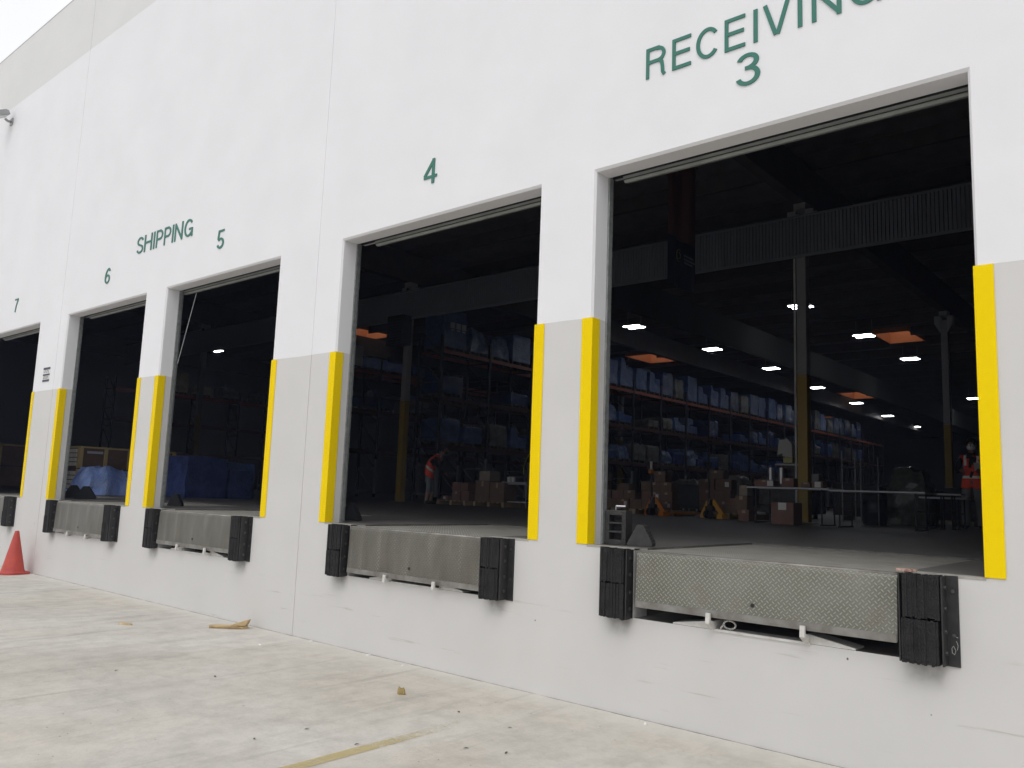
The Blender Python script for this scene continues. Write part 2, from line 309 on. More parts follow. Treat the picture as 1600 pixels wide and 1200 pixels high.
def floor_material():
    m = bpy.data.materials.new('sealed_warehouse_slab'); m.use_nodes = True; N = m.node_tree; L = N.links
    b = N.nodes['Principled BSDF']; b.inputs['Specular IOR Level'].default_value = .4
    tc = nd(N, 'ShaderNodeTexCoord')
    n1 = nd(N, 'ShaderNodeTexNoise', Scale=1.3, Detail=8.0, Roughness=.65); mp = nd(N, 'ShaderNodeMapping'); mp.inputs['Scale'].default_value = (1, 2.2, 1); L.new(tc.outputs['Object'], mp.inputs['Vector']); L.new(mp.outputs[0], n1.inputs['Vector'])
    r = nd(N, 'ShaderNodeValToRGB'); e = r.color_ramp.elements; e[0].position = .33; e[0].color = (.09, .085, .08, 1); e[1].position = .68; e[1].color = (.19, .18, .168, 1); L.new(n1.outputs['Fac'], r.inputs[0])
    L.new(r.outputs[0], b.inputs['Base Color'])
    rr = nd(N, 'ShaderNodeMapRange'); rr.inputs['To Min'].default_value = .38; rr.inputs['To Max'].default_value = .62; L.new(n1.outputs['Fac'], rr.inputs['Value']); L.new(rr.outputs[0], b.inputs['Roughness'])
    return m

def film_material(name, c, c2, rough=.28):
    m = bpy.data.materials.new(name); m.use_nodes = True; N = m.node_tree; L = N.links
    b = N.nodes['Principled BSDF']; b.inputs['Roughness'].default_value = rough; b.inputs['Specular IOR Level'].default_value = .6
    tc = nd(N, 'ShaderNodeTexCoord')
    n1 = nd(N, 'ShaderNodeTexNoise', Scale=2.6, Detail=5.0, Distortion=1.2); L.new(tc.outputs['Object'], n1.inputs['Vector'])
    r = nd(N, 'ShaderNodeValToRGB'); e = r.color_ramp.elements; e[0].position = .35; e[0].color = (*c, 1); e[1].position = .72; e[1].color = (*c2, 1); L.new(n1.outputs['Fac'], r.inputs[0])
    L.new(r.outputs[0], b.inputs['Base Color'])
    n2 = nd(N, 'ShaderNodeTexNoise', Scale=7.0, Detail=3.0, Distortion=2.5); L.new(tc.outputs['Object'], n2.inputs['Vector'])
    bp = nd(N, 'ShaderNodeBump'); bp.inputs['Strength'].default_value = .8; bp.inputs['Distance'].default_value = .03; L.new(n2.outputs['Fac'], bp.inputs['Height']); L.new(bp.outputs[0], b.inputs['Normal'])
    return m

DOORS = [1.397, -1.99, -5.99, -9.402, -13.42]   # centres of the dock openings along the wall
DW, DH = 2.79, 3.11
PITW, PITZ, PITY = .955, -.51, 2.08
M = {}
M['wall'] = wall_material()
M['yard'] = yard_material()
M['floor'] = floor_material()
M['tread'] = tread_material('galvanised_tread_plate', (.245, .245, .215), 37, .36, 1.5)
M['tread2'] = tread_material('worn_tread_plate', (.195, .188, .163), 36, .40, 1.4, True)
M['tread3'] = tread_material('dirty_tread_plate', (.175, .172, .152), 44, .46, .8, True)
M['deck'] = tread_material('trodden_deck_plate', (.42, .41, .38), 40, .55, .12)
M['steel'] = mat('bare_steel', (.30, .295, .275), .45, .5, noise_c=(.17, .15, .13), nscale=7)
M['edge'] = mat('painted_edge_angle', (.42, .41, .38), .6, noise_c=(.27, .25, .22), nscale=9)
M['galv'] = mat('galvanised_steel', (.42, .44, .43), .42, .6, noise_c=(.28, .30, .30), nscale=18)
M['rubber'] = mat('laminated_rubber', (.012, .0115, .012), .82, spec=.3, noise_c=(.026, .024, .024), nscale=9, bump=.6, bscale=60)
M['black_steel'] = mat('black_painted_steel', (.012, .012, .013), .5, 0, noise_c=(.03, .027, .025), nscale=14)
M['bolt'] = mat('worn_bolt_head', (.10, .10, .10), .4, .7)
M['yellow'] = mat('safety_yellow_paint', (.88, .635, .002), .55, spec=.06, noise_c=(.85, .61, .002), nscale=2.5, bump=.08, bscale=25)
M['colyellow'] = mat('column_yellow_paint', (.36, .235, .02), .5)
M['green'] = mat('green_letter_face', (.060, .190, .150), .55, spec=.2)
M['white_paint'] = mat('white_painted_steel', (.68, .67, .64), .5, noise_c=(.52, .50, .46), nscale=12)
M['seal'] = mat('sealant', (.46, .45, .44), .8)
M['soffit_seal'] = mat('door_bottom_seal', (.27, .28, .26), .6, noise_c=(.19, .20, .19), nscale=5)
M['doorskin'] = mat('door_panel_white', (.5, .5, .48), .5)
M['inner'] = mat('inner_wall_paint', (.42, .42, .42), .8)
M['pit'] = mat('pit_concrete', (.20, .19, .175), .9, noise_c=(.09, .085, .08), nscale=5)
M['dark'] = mat('dark_gap', (.02, .02, .02), .9)
M['wood_roof'] = mat('roof_plywood', (.17, .155, .15), .85, noise_c=(.12, .105, .10), nscale=2)
M['glulam'] = mat('glulam', (.07, .058, .05), .7, noise_c=(.05, .04, .035), nscale=3)
M['ply_orange'] = mat('skylight_well_plywood', (.50, .17, .06), .7)
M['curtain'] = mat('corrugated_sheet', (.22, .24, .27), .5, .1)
M['curtain_shaded'] = mat('shaded_corrugated_sheet', (.055, .058, .056), .85, 0, spec=.2)  # darker copy of the curtain sheet, with shade put into its colour
M['col_grey'] = mat('column_grey_paint', (.34, .34, .36), .5)
M['lamp_on'] = mat('lit_tube', (1, 1, 1), .5, emit=(.93, .97, 1), es=30)
M['lamp_body'] = mat('lamp_housing', (.4, .4, .42), .5)
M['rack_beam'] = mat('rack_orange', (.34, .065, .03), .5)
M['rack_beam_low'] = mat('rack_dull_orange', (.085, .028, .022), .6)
M['rack_post'] = mat('rack_post_dark', (.035, .038, .05), .6)
M['galvpost'] = mat('rack_brace_galvanised', (.45, .46, .48), .4, .5)
M['film'] = film_material('blue_stretch_film', (.035, .075, .25), (.09, .17, .40))
M['film2'] = film_material('pale_blue_stretch_film', (.07, .12, .28), (.20, .28, .44), .2)
M['film3'] = film_material('clear_film_over_cartons', (.20, .20, .185), (.10, .09, .075), .25)
M['film5'] = film_material('bright_blue_sheet', (.26, .40, .90), (.46, .60, .96), .16)
M['film8'] = film_material('black_film', (.018, .018, .022), (.04, .038, .04), .35)
M['film6'] = film_material('white_stretch_film', (.62, .64, .66), (.80, .82, .84), .3)
M['film7'] = film_material('film_over_pale_cartons', (.50, .47, .34), (.30, .27, .19), .4)
M['film4'] = film_material('deep_blue_film', (.022, .038, .15), (.05, .08, .25), .22)
M['carton'] = mat('cardboard', (.21, .145, .10), .85, noise_c=(.17, .115, .08), nscale=6)
M['carton2'] = mat('pinkish_cardboard', (.25, .145, .115), .85, noise_c=(.20, .115, .09), nscale=5)
M['carton3'] = mat('pale_cardboard', (.33, .28, .22), .85)
M['tape'] = mat('brown_tape', (.45, .33, .22), .35)
M['paper'] = mat('white_paper', (.75, .74, .72), .8)
M['dull_wood'] = mat('weathered_pallet', (.12, .095, .07), .9)
M['pale_wood'] = mat('pallet_wood', (.50, .38, .24), .85, noise_c=(.34, .25, .16), nscale=8)
M['crate_wood'] = mat('crate_batten', (.52, .40, .18), .8, noise_c=(.42, .32, .15), nscale=6)
M['crate_panel'] = mat('crate_brown_panel', (.15, .085, .055), .75, noise_c=(.10, .058, .038), nscale=5)
M['block'] = mat('white_block', (.6, .57, .52), .8)
M['cone'] = mat('faded_orange_cone', (.52, .070, .045), .55, noise_c=(.40, .05, .04), nscale=6, bump=.1, bscale=20)
M['chock'] = mat('moulded_rubber', (.028, .028, .029), .65, noise_c=(.05, .048, .046), nscale=20, bump=.4, bscale=90)
M['chock_dark'] = mat('black_rubber', (.02, .02, .022), .6)
M['jackorange'] = mat('jack_orange', (.62, .21, .03), .45)
M['jackyellow'] = mat('jack_yellow', (.68, .34, .03), .45)
M['black'] = mat('black_plastic', (.018, .018, .02), .5)
M['chrome'] = mat('chrome', (.32, .32, .33), .32, .9)
M['tabletop'] = mat('grey_table_top', (.55, .56, .58), .4)
M['drum'] = mat('dark_plastic_drum', (.04, .046, .055), .4)
M['vest'] = mat('orange_red_vest', (.80, .075, .035), .6)
M['reflective'] = mat('reflective_tape', (.72, .68, .62), .4)
M['shirt'] = mat('black_cloth', (.018, .017, .02), .9)
M['maroon'] = mat('maroon_cloth', (.09, .018, .02), .9)
M['trousers'] = mat('charcoal_cloth', (.22, .22, .225), .9)
M['shorts'] = mat('grey_cloth', (.22, .235, .25), .9)
M['skin'] = mat('skin', (.28, .15, .10), .6)
M['skin2'] = mat('skin_light', (.42, .26, .19), .6)
M['mask'] = mat('white_face_mask', (.82, .80, .84), .8)
M['hair'] = mat('dark_hair', (.012, .010, .010), .7)
M['shoe'] = mat('dark_shoe', (.02, .02, .02), .6)
M['navy'] = mat('navy_fabric', (.012, .022, .06), .7)
M['rust_fabric'] = mat('rust_red_fabric', (.20, .06, .03), .7)
M['lime'] = mat('lime_strap', (.45, .55, .05), .6)
M['machine'] = mat('pale_machine_paint', (.55, .55, .52), .5)
M['machine_y'] = mat('machine_yellow_green', (.50, .47, .14), .5)
M['lampmetal'] = mat('aluminium_housing', (.32, .33, .33), .4, .4)
M['scrap'] = mat('corrugated_scrap', (.60, .46, .26), .9, noise_c=(.40, .28, .14), nscale=12)
M['flute'] = mat('corrugated_edge', (.20, .13, .06), .9, noise_c=(.45, .33, .17), nscale=60)
M['leafb'] = mat('brown_scrap', (.28, .17, .07), .9)

# ------------------------------------------------------------------ setting: yard and slab
G = -1.22
g = MB()
g.quad([(-400, -400, G), (400, -400, G), (400, .02, G), (-400, .02, G)]); g.quad([(-400, .02, G), (400, .02, G), (400, 400, G), (-400, 400, G)])
tag(g.build('ground', M['yard']), kind='structure')

X0, X1, YB = -45.0, 26.0, 92.0
fl = MB()
cuts = sorted([X0, X1] + [d + s * PITW for d in DOORS for s in (-1, 1)])
for a, b_ in zip(cuts, cuts[1:]):
    mid = (a + b_) / 2
    pit = any(abs(mid - d) < PITW for d in DOORS)
    fl.quad([(a, PITY if pit else .0, 0), (b_, PITY if pit else .0, 0), (b_, YB, 0), (a, YB, 0)])
tag(fl.build('floor', M['floor']), kind='structure')

# painted bay line on the yard, worn away towards the dock
lm = bpy.data.materials.new('faded_yellow_line'); lm.use_nodes = True; N = lm.node_tree; L = N.links
b = N.nodes['Principled BSDF']; b.inputs['Base Color'].default_value = (.56, .46, .20, 1); b.inputs['Roughness'].default_value = .8
tc = nd(N, 'ShaderNodeTexCoord'); sp = nd(N, 'ShaderNodeSeparateXYZ'); L.new(tc.outputs['Object'], sp.inputs[0])
n1 = nd(N, 'ShaderNodeTexNoise', Scale=9.0, Detail=9.0, Roughness=.75); L.new(tc.outputs['Object'], n1.inputs['Vector'])
yr = nd(N, 'ShaderNodeMapRange'); yr.inputs['From Min'].default_value = -.5; yr.inputs['From Max'].default_value = -2.1; yr.inputs['To Min'].default_value = -.32; yr.inputs['To Max'].default_value = .24; L.new(sp.outputs['Y'], yr.inputs['Value'])
ad = nd(N, 'ShaderNodeMath', operation='ADD'); L.new(n1.outputs['Fac'], ad.inputs[0]); L.new(yr.outputs[0], ad.inputs[1])
al = nd(N, 'ShaderNodeMapRange'); al.inputs['From Min'].default_value = .42; al.inputs['From Max'].default_value = .72; al.inputs['To Max'].default_value = .62; L.new(ad.outputs[0], al.inputs['Value']); L.new(al.outputs[0], b.inputs['Alpha'])
ln = MB(); ln.quad([(-.33, -9, G + .004), (-.225, -9, G + .004), (-.235, -.5, G + .004), (-.34, -.5, G + .004)])
tag(ln.build('road_marking', lm), kind='structure')

# ------------------------------------------------------------------ warehouse building
bld = empty('warehouse', (0, 0, 0), 0, 'long white concrete warehouse with grey lower band and five open dock doors', 'warehouse')
TH, ZT = .19, 9.367
def inrect(x, z, r): return r[0] < x < r[1] and r[2] < z < r[3]
def panel(x0, x1, doors):
    mb = MB(); ch = .02
    outer = []; inner = []
    for d in doors:
        outer += [(d - DW / 2 - .016, d + DW / 2 + .016, 0, DH), (d - PITW, d + PITW, PITZ, 0)]
        inner += [(d - DW / 2, d + DW / 2, 0, DH - ch), (d - PITW, d + PITW, PITZ, 0)]
    for y, rects, flip in ((0, outer, False), (TH, inner, True)):
        xs = sorted({x0, x1} | {r[0] for r in rects} | {r[1] for r in rects} | {x for r in rects for x in ()})
        zs = sorted({G - .3, ZT} | {r[2] for r in rects} | {r[3] for r in rects})
        xs = [x for x in xs if x0 <= x <= x1]
        for a, b_ in zip(xs, xs[1:]):
            for c, d_ in zip(zs, zs[1:]):
                if any(inrect((a + b_) / 2, (c + d_) / 2, r) for r in rects): continue
                q = [(a, y, c), (b_, y, c), (b_, y, d_), (a, y, d_)]
                mb.quad(q[::-1] if flip else q)
    mb.quad([(x0, 0, ZT), (x1, 0, ZT), (x1, TH, ZT), (x0, TH, ZT)])
    mb.quad([(x0, 0, G - .3), (x0, 0, ZT), (x0, TH, ZT), (x0, TH, G - .3)]); mb.quad([(x1, 0, G - .3), (x1, TH, G - .3), (x1, TH, ZT), (x1, 0, ZT)])
    for d in doors:
        l, r = d - DW / 2, d + DW / 2
        F = [(l - .016, 0, 0), (l - .016, 0, DH), (r + .016, 0, DH), (r + .016, 0, 0)]
        Cc = [(l, ch, 0), (l, ch, DH - ch), (r, ch, DH - ch), (r, ch, 0)]
        Bk = [(p[0], TH, p[2]) for p in Cc]
        for i in range(3):
            mb.quad([F[i], F[i + 1], Cc[i + 1], Cc[i]]); mb.quad([Cc[i], Cc[i + 1], Bk[i + 1], Bk[i]])
    return mb.build('wall_panel', M['wall'], bld, fix=False)
joints = [-60.0, -25.72, -18.42, -11.116, -3.822, 3.48, 10.78, 18.08, 26.0]
for a, b_ in zip(joints, joints[1:]):
    panel(a + .007, b_ - .007, [d for d in DOORS if a < d < b_])
for j in joints[1:-1]:
    s = MB(); s.box((j - .008, .005, G - .3), (j + .011, .10, ZT - .01)); o = s.build('joint_sealant', M['wall'], bld)
# parapet cap, side and back walls, roof deck with skylight openings
s = MB(); s.box((-60, -.004, ZT), (26, TH + .02, ZT + .02)); s.build('parapet_cap', M['seal'], bld)
ROOFZ = 8.0
s = MB()
s.box((X0 - .2, TH + .003, -.0), (X0, YB, ROOFZ + .1)); s.build('side_wall', M['inner'], bld)
s = MB(); s.box((X1, TH + .003, -.0), (X1 + .2, YB, ROOFZ + .1)); s.build('side_wall', M['inner'], bld)
s = MB(); s.box((X0 - .2, YB, 0), (X1 + .2, YB + .2, ROOFZ + .1)); s.build('back_wall', M['inner'], bld)
for d in DOORS:   # pit linings under each dock plate
    s = MB(); a, b_ = d - PITW, d + PITW
    s.quad([(a, .0, PITZ), (b_, .0, PITZ), (b_, PITY, PITZ), (a, PITY, PITZ)])
    s.quad([(a, TH, PITZ), (a, PITY, PITZ), (a, PITY, -.001), (a, TH, -.001)], 0); s.quad([(b_, TH, PITZ), (b_, TH, -.001), (b_, PITY, -.001), (b_, PITY, PITZ)])
    s.quad([(a, 0, PITZ), (a, TH, PITZ), (a, TH, -.001), (a, 0, -.001)], 1); s.quad([(b_, 0, PITZ), (b_, 0, -.001), (b_, TH, -.001), (b_, TH, PITZ)], 1)
    s.quad([(a, PITY, PITZ), (b_, PITY, PITZ), (b_, PITY, -.001), (a, PITY, -.001)])
    s.build('pit_lining', [M['pit'], M['wall']], bld)
    # embedded steel angle at the slab edge either side of the plate
    s = MB()
    for u, v in ((d - DW / 2 + .002, a), (b_, d + DW / 2 - .002)):
        s.box((u, -.0025, -.014), (v, .075, .003))
    s.build('edge_angle', M['edge'], bld)
SKY = [(-19.7, 31.0, 1.7, 2.6), (-7.2, 31.2, 1.5, 2.6), (-15.2, 50.0, 1.6, 3.4), (-22.6, 64.0, 1.8, 4.0), (-28.6, 18.6, 2.2, 2.2)]
s = MB()
xs = sorted({X0, X1} | {q for k in SKY for q in (k[0], k[0] + k[2])}); ys = sorted({TH, YB} | {q for k in SKY for q in (k[1], k[1] + k[3])})
for a, b_ in zip(xs, xs[1:]):
    for c, d_ in zip(ys, ys[1:]):
        if any(inrect((a + b_) / 2, (c + d_) / 2, (k[0], k[0] + k[2], k[1], k[1] + k[3])) for k in SKY): continue
        s.box((a, c, ROOFZ), (b_, d_, ROOFZ + .12))
s.build('roof', M['wood_roof'], bld)
glass = mat('milky_skylight_acrylic', (.8, .8, .8), .5)
N = glass.node_tree
tr = nd(N, 'ShaderNodeBsdfTransparent'); tr.inputs['Color'].default_value = (.85, .82, .78, 1); N.links.new(tr.outputs[0], N.nodes['Material Output'].inputs['Surface'])
SKYL = ['orange lined skylight beyond the top racking', 'orange lined skylight beside the twin lamp', 'small orange skylight over the far end of the racking', 'thin orange skylight far down the aisle', 'orange skylight seen through door four']
for k, lb in zip(SKY, SKYL):
    e = empty('skylight', (k[0] + k[2] / 2, k[1] + k[3] / 2, ROOFZ), 0, lb, 'skylight', 'skylights in the warehouse roof')
    s = MB(); hx, hy, t = k[2] / 2, k[3] / 2, .03
    for a, b_ in (((-hx, -hy, -.22), (-hx + t, hy, .75)), ((hx - t, -hy, -.22), (hx, hy, .75)), ((-hx + t, -hy, -.22), (hx - t, -hy + t, .75)), ((-hx + t, hy - t, -.22), (hx - t, hy, .75))):
        s.box(a, b_)
    s.build('well', M['ply_orange'], e)
    s = MB(); s.box((-hx, -hy, .752), (hx, hy, .765)); s.build('pane', glass, e)

# girders, purlins (parts of the building)
CX = [9.7, -2.62, -14.95, -27.3, -39.6]; CY = [11.4, 23.5, 35.6, 47.7, 59.8, 71.9]
for x in CX:
    s = MB(); s.box((x - .12, TH + .01, 6.75), (x + .12, YB - .01, 7.62)); s.build('girder', M['glulam'], bld)
for i in range(36):
    y = 2.0 + i * 2.45
    s = MB(); cutx = sorted([(k[0] - .01, k[0] + k[2] + .01) for k in SKY if k[1] - .06 < y < k[1] + k[3] + .06]); a_ = X0 + .01
    for c0, c1 in cutx + [(X1 - .01, None)]:
        s.box((a_, y - .05, 7.63), (c0, y + .05, 7.99)); a_ = c1
    s.build('purlin', M['glulam'], bld)

# overhead doors, raised: bottom section, seal and the two galvanised tracks
for i, d in enumerate(DOORS):
    l, r = d - DW / 2, d + DW / 2
    s = MB()
    for k in range(6): s.box((l + .01, .262, 3.10 + k * .50), (r - .01, .305, 3.594 + k * .50))
    dr = s.build('overhead_door', M['doorskin'], bld)
    s = MB(); x_ = l + (.12, .26, .01, .26, .24)[i]
    s.prism([(.237, 3.085), (.238, 3.072), (.262, 3.045), (.30, 3.050), (.325, 3.08), (.325, 3.099), (.262, 3.099), (.262, 3.094), (.235, 3.094)], 'x', x_, r - .005)
    s.build('bottom_seal', M['soffit_seal'], dr)
    s = MB(); s.box((l + .01, .243, 3.0945), (r - .005, .2615, 3.16)); s.build('gap_shade_strip', M['black'], dr)  # black strip put in for the shade of the gap above the seal
    s = MB(); s.box((x_ + .01, .228, 3.060), (r - .006, .2365, 3.066)); s.build('seal_lip', M['black_steel'], dr)
    for sx, xx in ((1, l), (-1, r)):
        s = MB()
        s.box((xx - sx * .03, TH + .002, 0.002), (xx + sx * .016, TH + .007, 3.2))
        s.box((xx + sx * .011, TH + .0072, .002), (xx + sx * .016, TH + (.045 if i != 3 else .05), 3.2))
        s.box((xx - sx * .03, TH + .055, 0.002), (xx + sx * .014, TH + .060, 3.2))
        s.build('door_track', M['galv'], bld)

# ------------------------------------------------------------------ yellow corner guards
def guard(x, side, label):
    s = MB(); t = .008; W = .10; z0, z1 = 0.003, 1.838
    # side = +1: opening lies to +x of the edge
    s.prism([(x - side * W, -.001), (x - side * W, -t), (x + side * t, -t), (x + side * t, W), (x, W), (x, -.001)], 'z', z0, z1)
    o = s.build('corner_guard', M['yellow'], bevel=.003)
    tag(o, label, 'corner guard', 'yellow corner guards of the dock doors')
nm = ['door three', 'door four', 'door five', 'door six', 'door seven']
for i, d in enumerate(DOORS):
    if i < 4: guard(d - DW / 2, 1, 'yellow steel corner guard on the cone side edge of dock %s' % nm[i])
    guard(d + DW / 2, -1, 'yellow steel corner guard on the edge of dock %s away from the cone' % nm[i])

# ------------------------------------------------------------------ dock bumpers
def bumper(cx, inner, seed, label):
    """cx centre of the pads; inner=+1 when the pit lies to +x"""
    rnd = random.Random(seed)
    e = empty('dock_bumper', (cx, 0, 0), 0, label, 'dock bumper', 'laminated rubber dock bumpers')
    for k, (zt, zb) in enumerate(((-.004, -.252), (-.262, -.515))):
        s = MB(); n = 15; x = -.10; off = rnd.uniform(-.006, .006) - (.008 if k else 0)
        for i in range(n):
            wd = .20 / n
            dp = .112 + rnd.uniform(-.004, .004); a = zt + rnd.uniform(-.004, .003); c = zb + rnd.uniform(-.007, .006)
            s.box((x + off, -dp, c), (x + wd + off - .0009, -.012, a)); x += wd
        s.build('rubber_pad', M['rubber'], e)
    for sd in (-1, 1):
        s = MB(); xi = sd * .112
        s.box((xi, -.106, -.512), (xi + sd * .008, -.010, -.006))
        if sd != inner: s.box((xi, -.0095, -.518), (xi + sd * .072, -.001, -.002))
        s.build('side_angle', M['black_steel'], e)
        if sd > 0:
            for z in (-.07, -.19, -.32, -.44):
                s = MB(); s.tube((xi + sd * .008, -.055, z), (xi + sd * .018, -.055, z), .013, n=8); s.build('bolt', M['bolt'], e)
                if sd != inner and z in (-.07, -.32): s = MB(); s.tube((xi + sd * .045, -.0095, z - .02), (xi + sd * .045, -.020, z - .02), .011, n=8); s.build('bolt', M['bolt'], e)
    return e
for i, d in enumerate(DOORS):
    bumper(d - 1.075, 1, i * 7 + 1, 'black laminated bumper on the cone side of the plate at dock %s' % nm[i])
    b_ = bumper(d + 1.065, -1, i * 7 + 2, 'black laminated bumper past the plate at dock %s, farther from the cone' % nm[i])
    if i == 0:   # white paint scrawl low on the flange
        s = MB()
        for pts in (((.150, -.40), (.162, -.425), (.155, -.448), (.143, -.44), (.141, -.415), (.150, -.40)), ((.166, -.37), (.174, -.395), (.170, -.42)), ((.160, -.345), (.175, -.352))):
            for p, q in zip(pts, pts[1:]): s.bar((p[0], -.0105, p[1]), (q[0], -.0105, q[1]), .001, .0035, (0, 1, 0))
        s.build('paint_scrawl', M['paper'], b_)

# ------------------------------------------------------------------ dock levelers
ZL = [-.415, -.465, -.445, -.485, -.46]; KP = [(-.30, .36), (-.30, .37), (-.31, .37), (-.30, .36), (-.3, .36)]
TM = ['tread', 'tread2', 'tread3', 'tread3', 'tread3']
LL = ['clean diamond tread steel dock leveler with white lip keepers', 'scratched diamond tread dock leveler with bright vertical rub marks', 'dull steel dock leveler with open gap over white brackets', 'smooth grimy dock leveler below the crates and blue bundles', 'dock leveler at the opening behind the cone']
for i, d in enumerate(DOORS):
    e = empty('dock_leveler', (d, 0, 0), 0, LL[i], 'dock leveler', 'steel dock levelers')
    s = MB(); s.box((-.915, .004, -.030), (.93, 2.045, -.012)); s.build('deck_plate', M['deck'], e, bevel=.002)
    s = MB(); s.tube((-.915, -.012, -.022), (.93, -.012, -.022), .016, n=12); s.build('hinge', M['steel'], e, smooth=True)
    # lip, plain margin below the tread field, slightly bowed out at the foot
    s = MB(); zl = ZL[i]; y0, y1 = -.045, -.060
    s.prism([(-.030, -.022), (y0, -.040), (y1, zl), (y1 + .014, zl), (y0 + .016, -.034)], 'x', -.905, .925)
    lip = s.build('lip_plate', M[TM[i]], e, bevel=.002)
    s = MB(); s.prism([(y1 - .004, zl + .045), (y1 - .0045, zl - .004), (y1 + .016, zl - .004), (y1 + .0155, zl + .0)], 'x', -.900, .920); s.build('lip_edge', M['steel'], lip)
    s = MB(); s.tube((.01, -.0535, zl + .11), (.01, -.0595, zl + .11), .014, n=14); s.build('pull_hole', M['dark'], lip)
    for k in KP[i]:
        s = MB()
        s.prism([(-.092, zl + .026), (-.074, zl + .026), (-.074, zl - .025), (-.02, zl - .035), (.07, PITZ + .03), (.07, PITZ + .004), (-.02, PITZ + .004), (-.098, zl - .045)], 'x', k - .016, k + .016)
        s.build('lip_keeper', M['white_paint'], e)
    s = MB()
    for a, b_, c in ((-.62, -.29, 1), (.36, .66, -1)):
        xo = a if c > 0 else b_; xi = b_ if c > 0 else a
        s.prism([(xo, PITZ + .002), (xi, PITZ + .002), (xi, PITZ + .062), (xo, PITZ + .012)], 'y', .0, .16)
    s.box((-.31, -.012, PITZ - .006), (.38, .11, PITZ + .010))
    s.build('keeper_base', M['white_paint'], e)
    if i == 0:
        s = MB()
        import math as _m
        pr = None
        for t in range(15):
            a = t / 14 * 2 * _m.pi
            p = (-.19 + .045 * _m.cos(a), .02, PITZ + .045 + .028 * _m.sin(a))
            if pr: s.tube(pr, p, .007, n=6)
            pr = p
        s.tube((-.235, .02, PITZ + .045), (-.25, .0, PITZ + .012), .007, n=6)
        s.build('white_hose', M['white_paint'], e, smooth=True)
    # frame beams and hydraulic leg in the pit
    s = MB()
    for xx in (-.85, -.3, .36, .86): s.box((xx - .03, .08, -.15), (xx + .03, 2.0, -.034))
    s.build('under_frame', M['black_steel'], e)
s = MB(); s.box((2.315, -.035, .004), (2.40, .01, .018)); s.box((2.37, .012, .004), (2.415, .05, .014))
tag(s.build('debris_scrap', mat('reddish_scrap', (.35, .12, .09), .8, noise_c=(.6, .5, .42), nscale=60)), 'reddish scrap caught at the corner of the clean dock plate', 'scrap')

# ------------------------------------------------------------------ lettering
def arc(cx, cz, rx, rz, a0, a1, n=14):
    return [(cx + rx * math.cos(R(a0 + (a1 - a0) * i / n)), cz + rz * math.sin(R(a0 + (a1 - a0) * i / n))) for i in range(n + 1)]
T_ = .055  # half stroke
def glyph(ch):
    h = T_; o = 1 - T_
    if ch == 'I': return .15, [[(.075, 0), (.075, 1)]]
    if ch == 'R': return .72, [[(h, 0), (h, 1)], [(h, o), (.42, o)] + arc(.42, .725, .215, .20, 90, -90) + [(h, .525)], [(.44, .53), (.56, .44), (.585, .30), (.60, .10), (.66, 0)]]
    if ch == 'P': return .68, [[(h, 0), (h, 1)], [(h, o), (.38, o)] + arc(.38, .70, .225, .225, 90, -90) + [(h, .475)]]
    if ch == 'E': return .62, [[(h, 0), (h, 1)], [(h, o), (.62, o)], [(h, .52), (.58, .52)], [(h, h), (.62, h)]]
    if ch == 'H': return .70, [[(h, 0), (h, 1)], [(.70 - h, 0), (.70 - h, 1)], [(h, .53), (.70 - h, .53)]]
    if ch == 'N': return .72, [[(h, 0), (h, 1)], [(.72 - h, 0), (.72 - h, 1)], [(h * 1.1, .93), (.72 - h * 1.1, .07)]]
    if ch == 'V': return .76, [[(.07, 1), (.355, .03)], [(.69, 1), (.405, .03)]]
    if ch == 'C': return .74, [arc(.375, .5, .30, .43, 38, 322, 26)]
    if ch == 'G': return .78, [arc(.385, .5, .31, .43, 38, 322, 26), [(.43, .43), (.70, .43)], [(.695, .47), (.695, 0)]]
    if ch == 'S': return .66, [arc(.33, .725, .245, .205, 15, 255, 16) + arc(.33, .275, .26, .205, 80, -165, 18)]
    if ch == '3': return .56, [arc(.28, .735, .19, .19, 165, -60, 16) + [(.30, .535)], [(.22, .535), (.30, .535)] + arc(.28, .30, .215, .235, 70, -165, 18)]
    if ch == '4': return .58, [[(.42, 0), (.42, 1)], [(.42, .93), (.07, .33)], [(.04, .28), (.58, .28)]]
    if ch == '5': return .56, [[(.52, o), (.13, o), (.085, .52)], arc(.27, .30, .215, .235, 140, -160, 22)]
    if ch == '6': return .56, [arc(.28, .30, .205, .235, 0, 360, 26), arc(.40, .40, .33, .53, 88, 200, 16), arc(.30, .72, .2, .215, 15, 80, 6)]
    if ch == '7': return .56, [[(.04, o), (.52, o)], [(.50, .93), (.30, .5), (.20, 0)]]
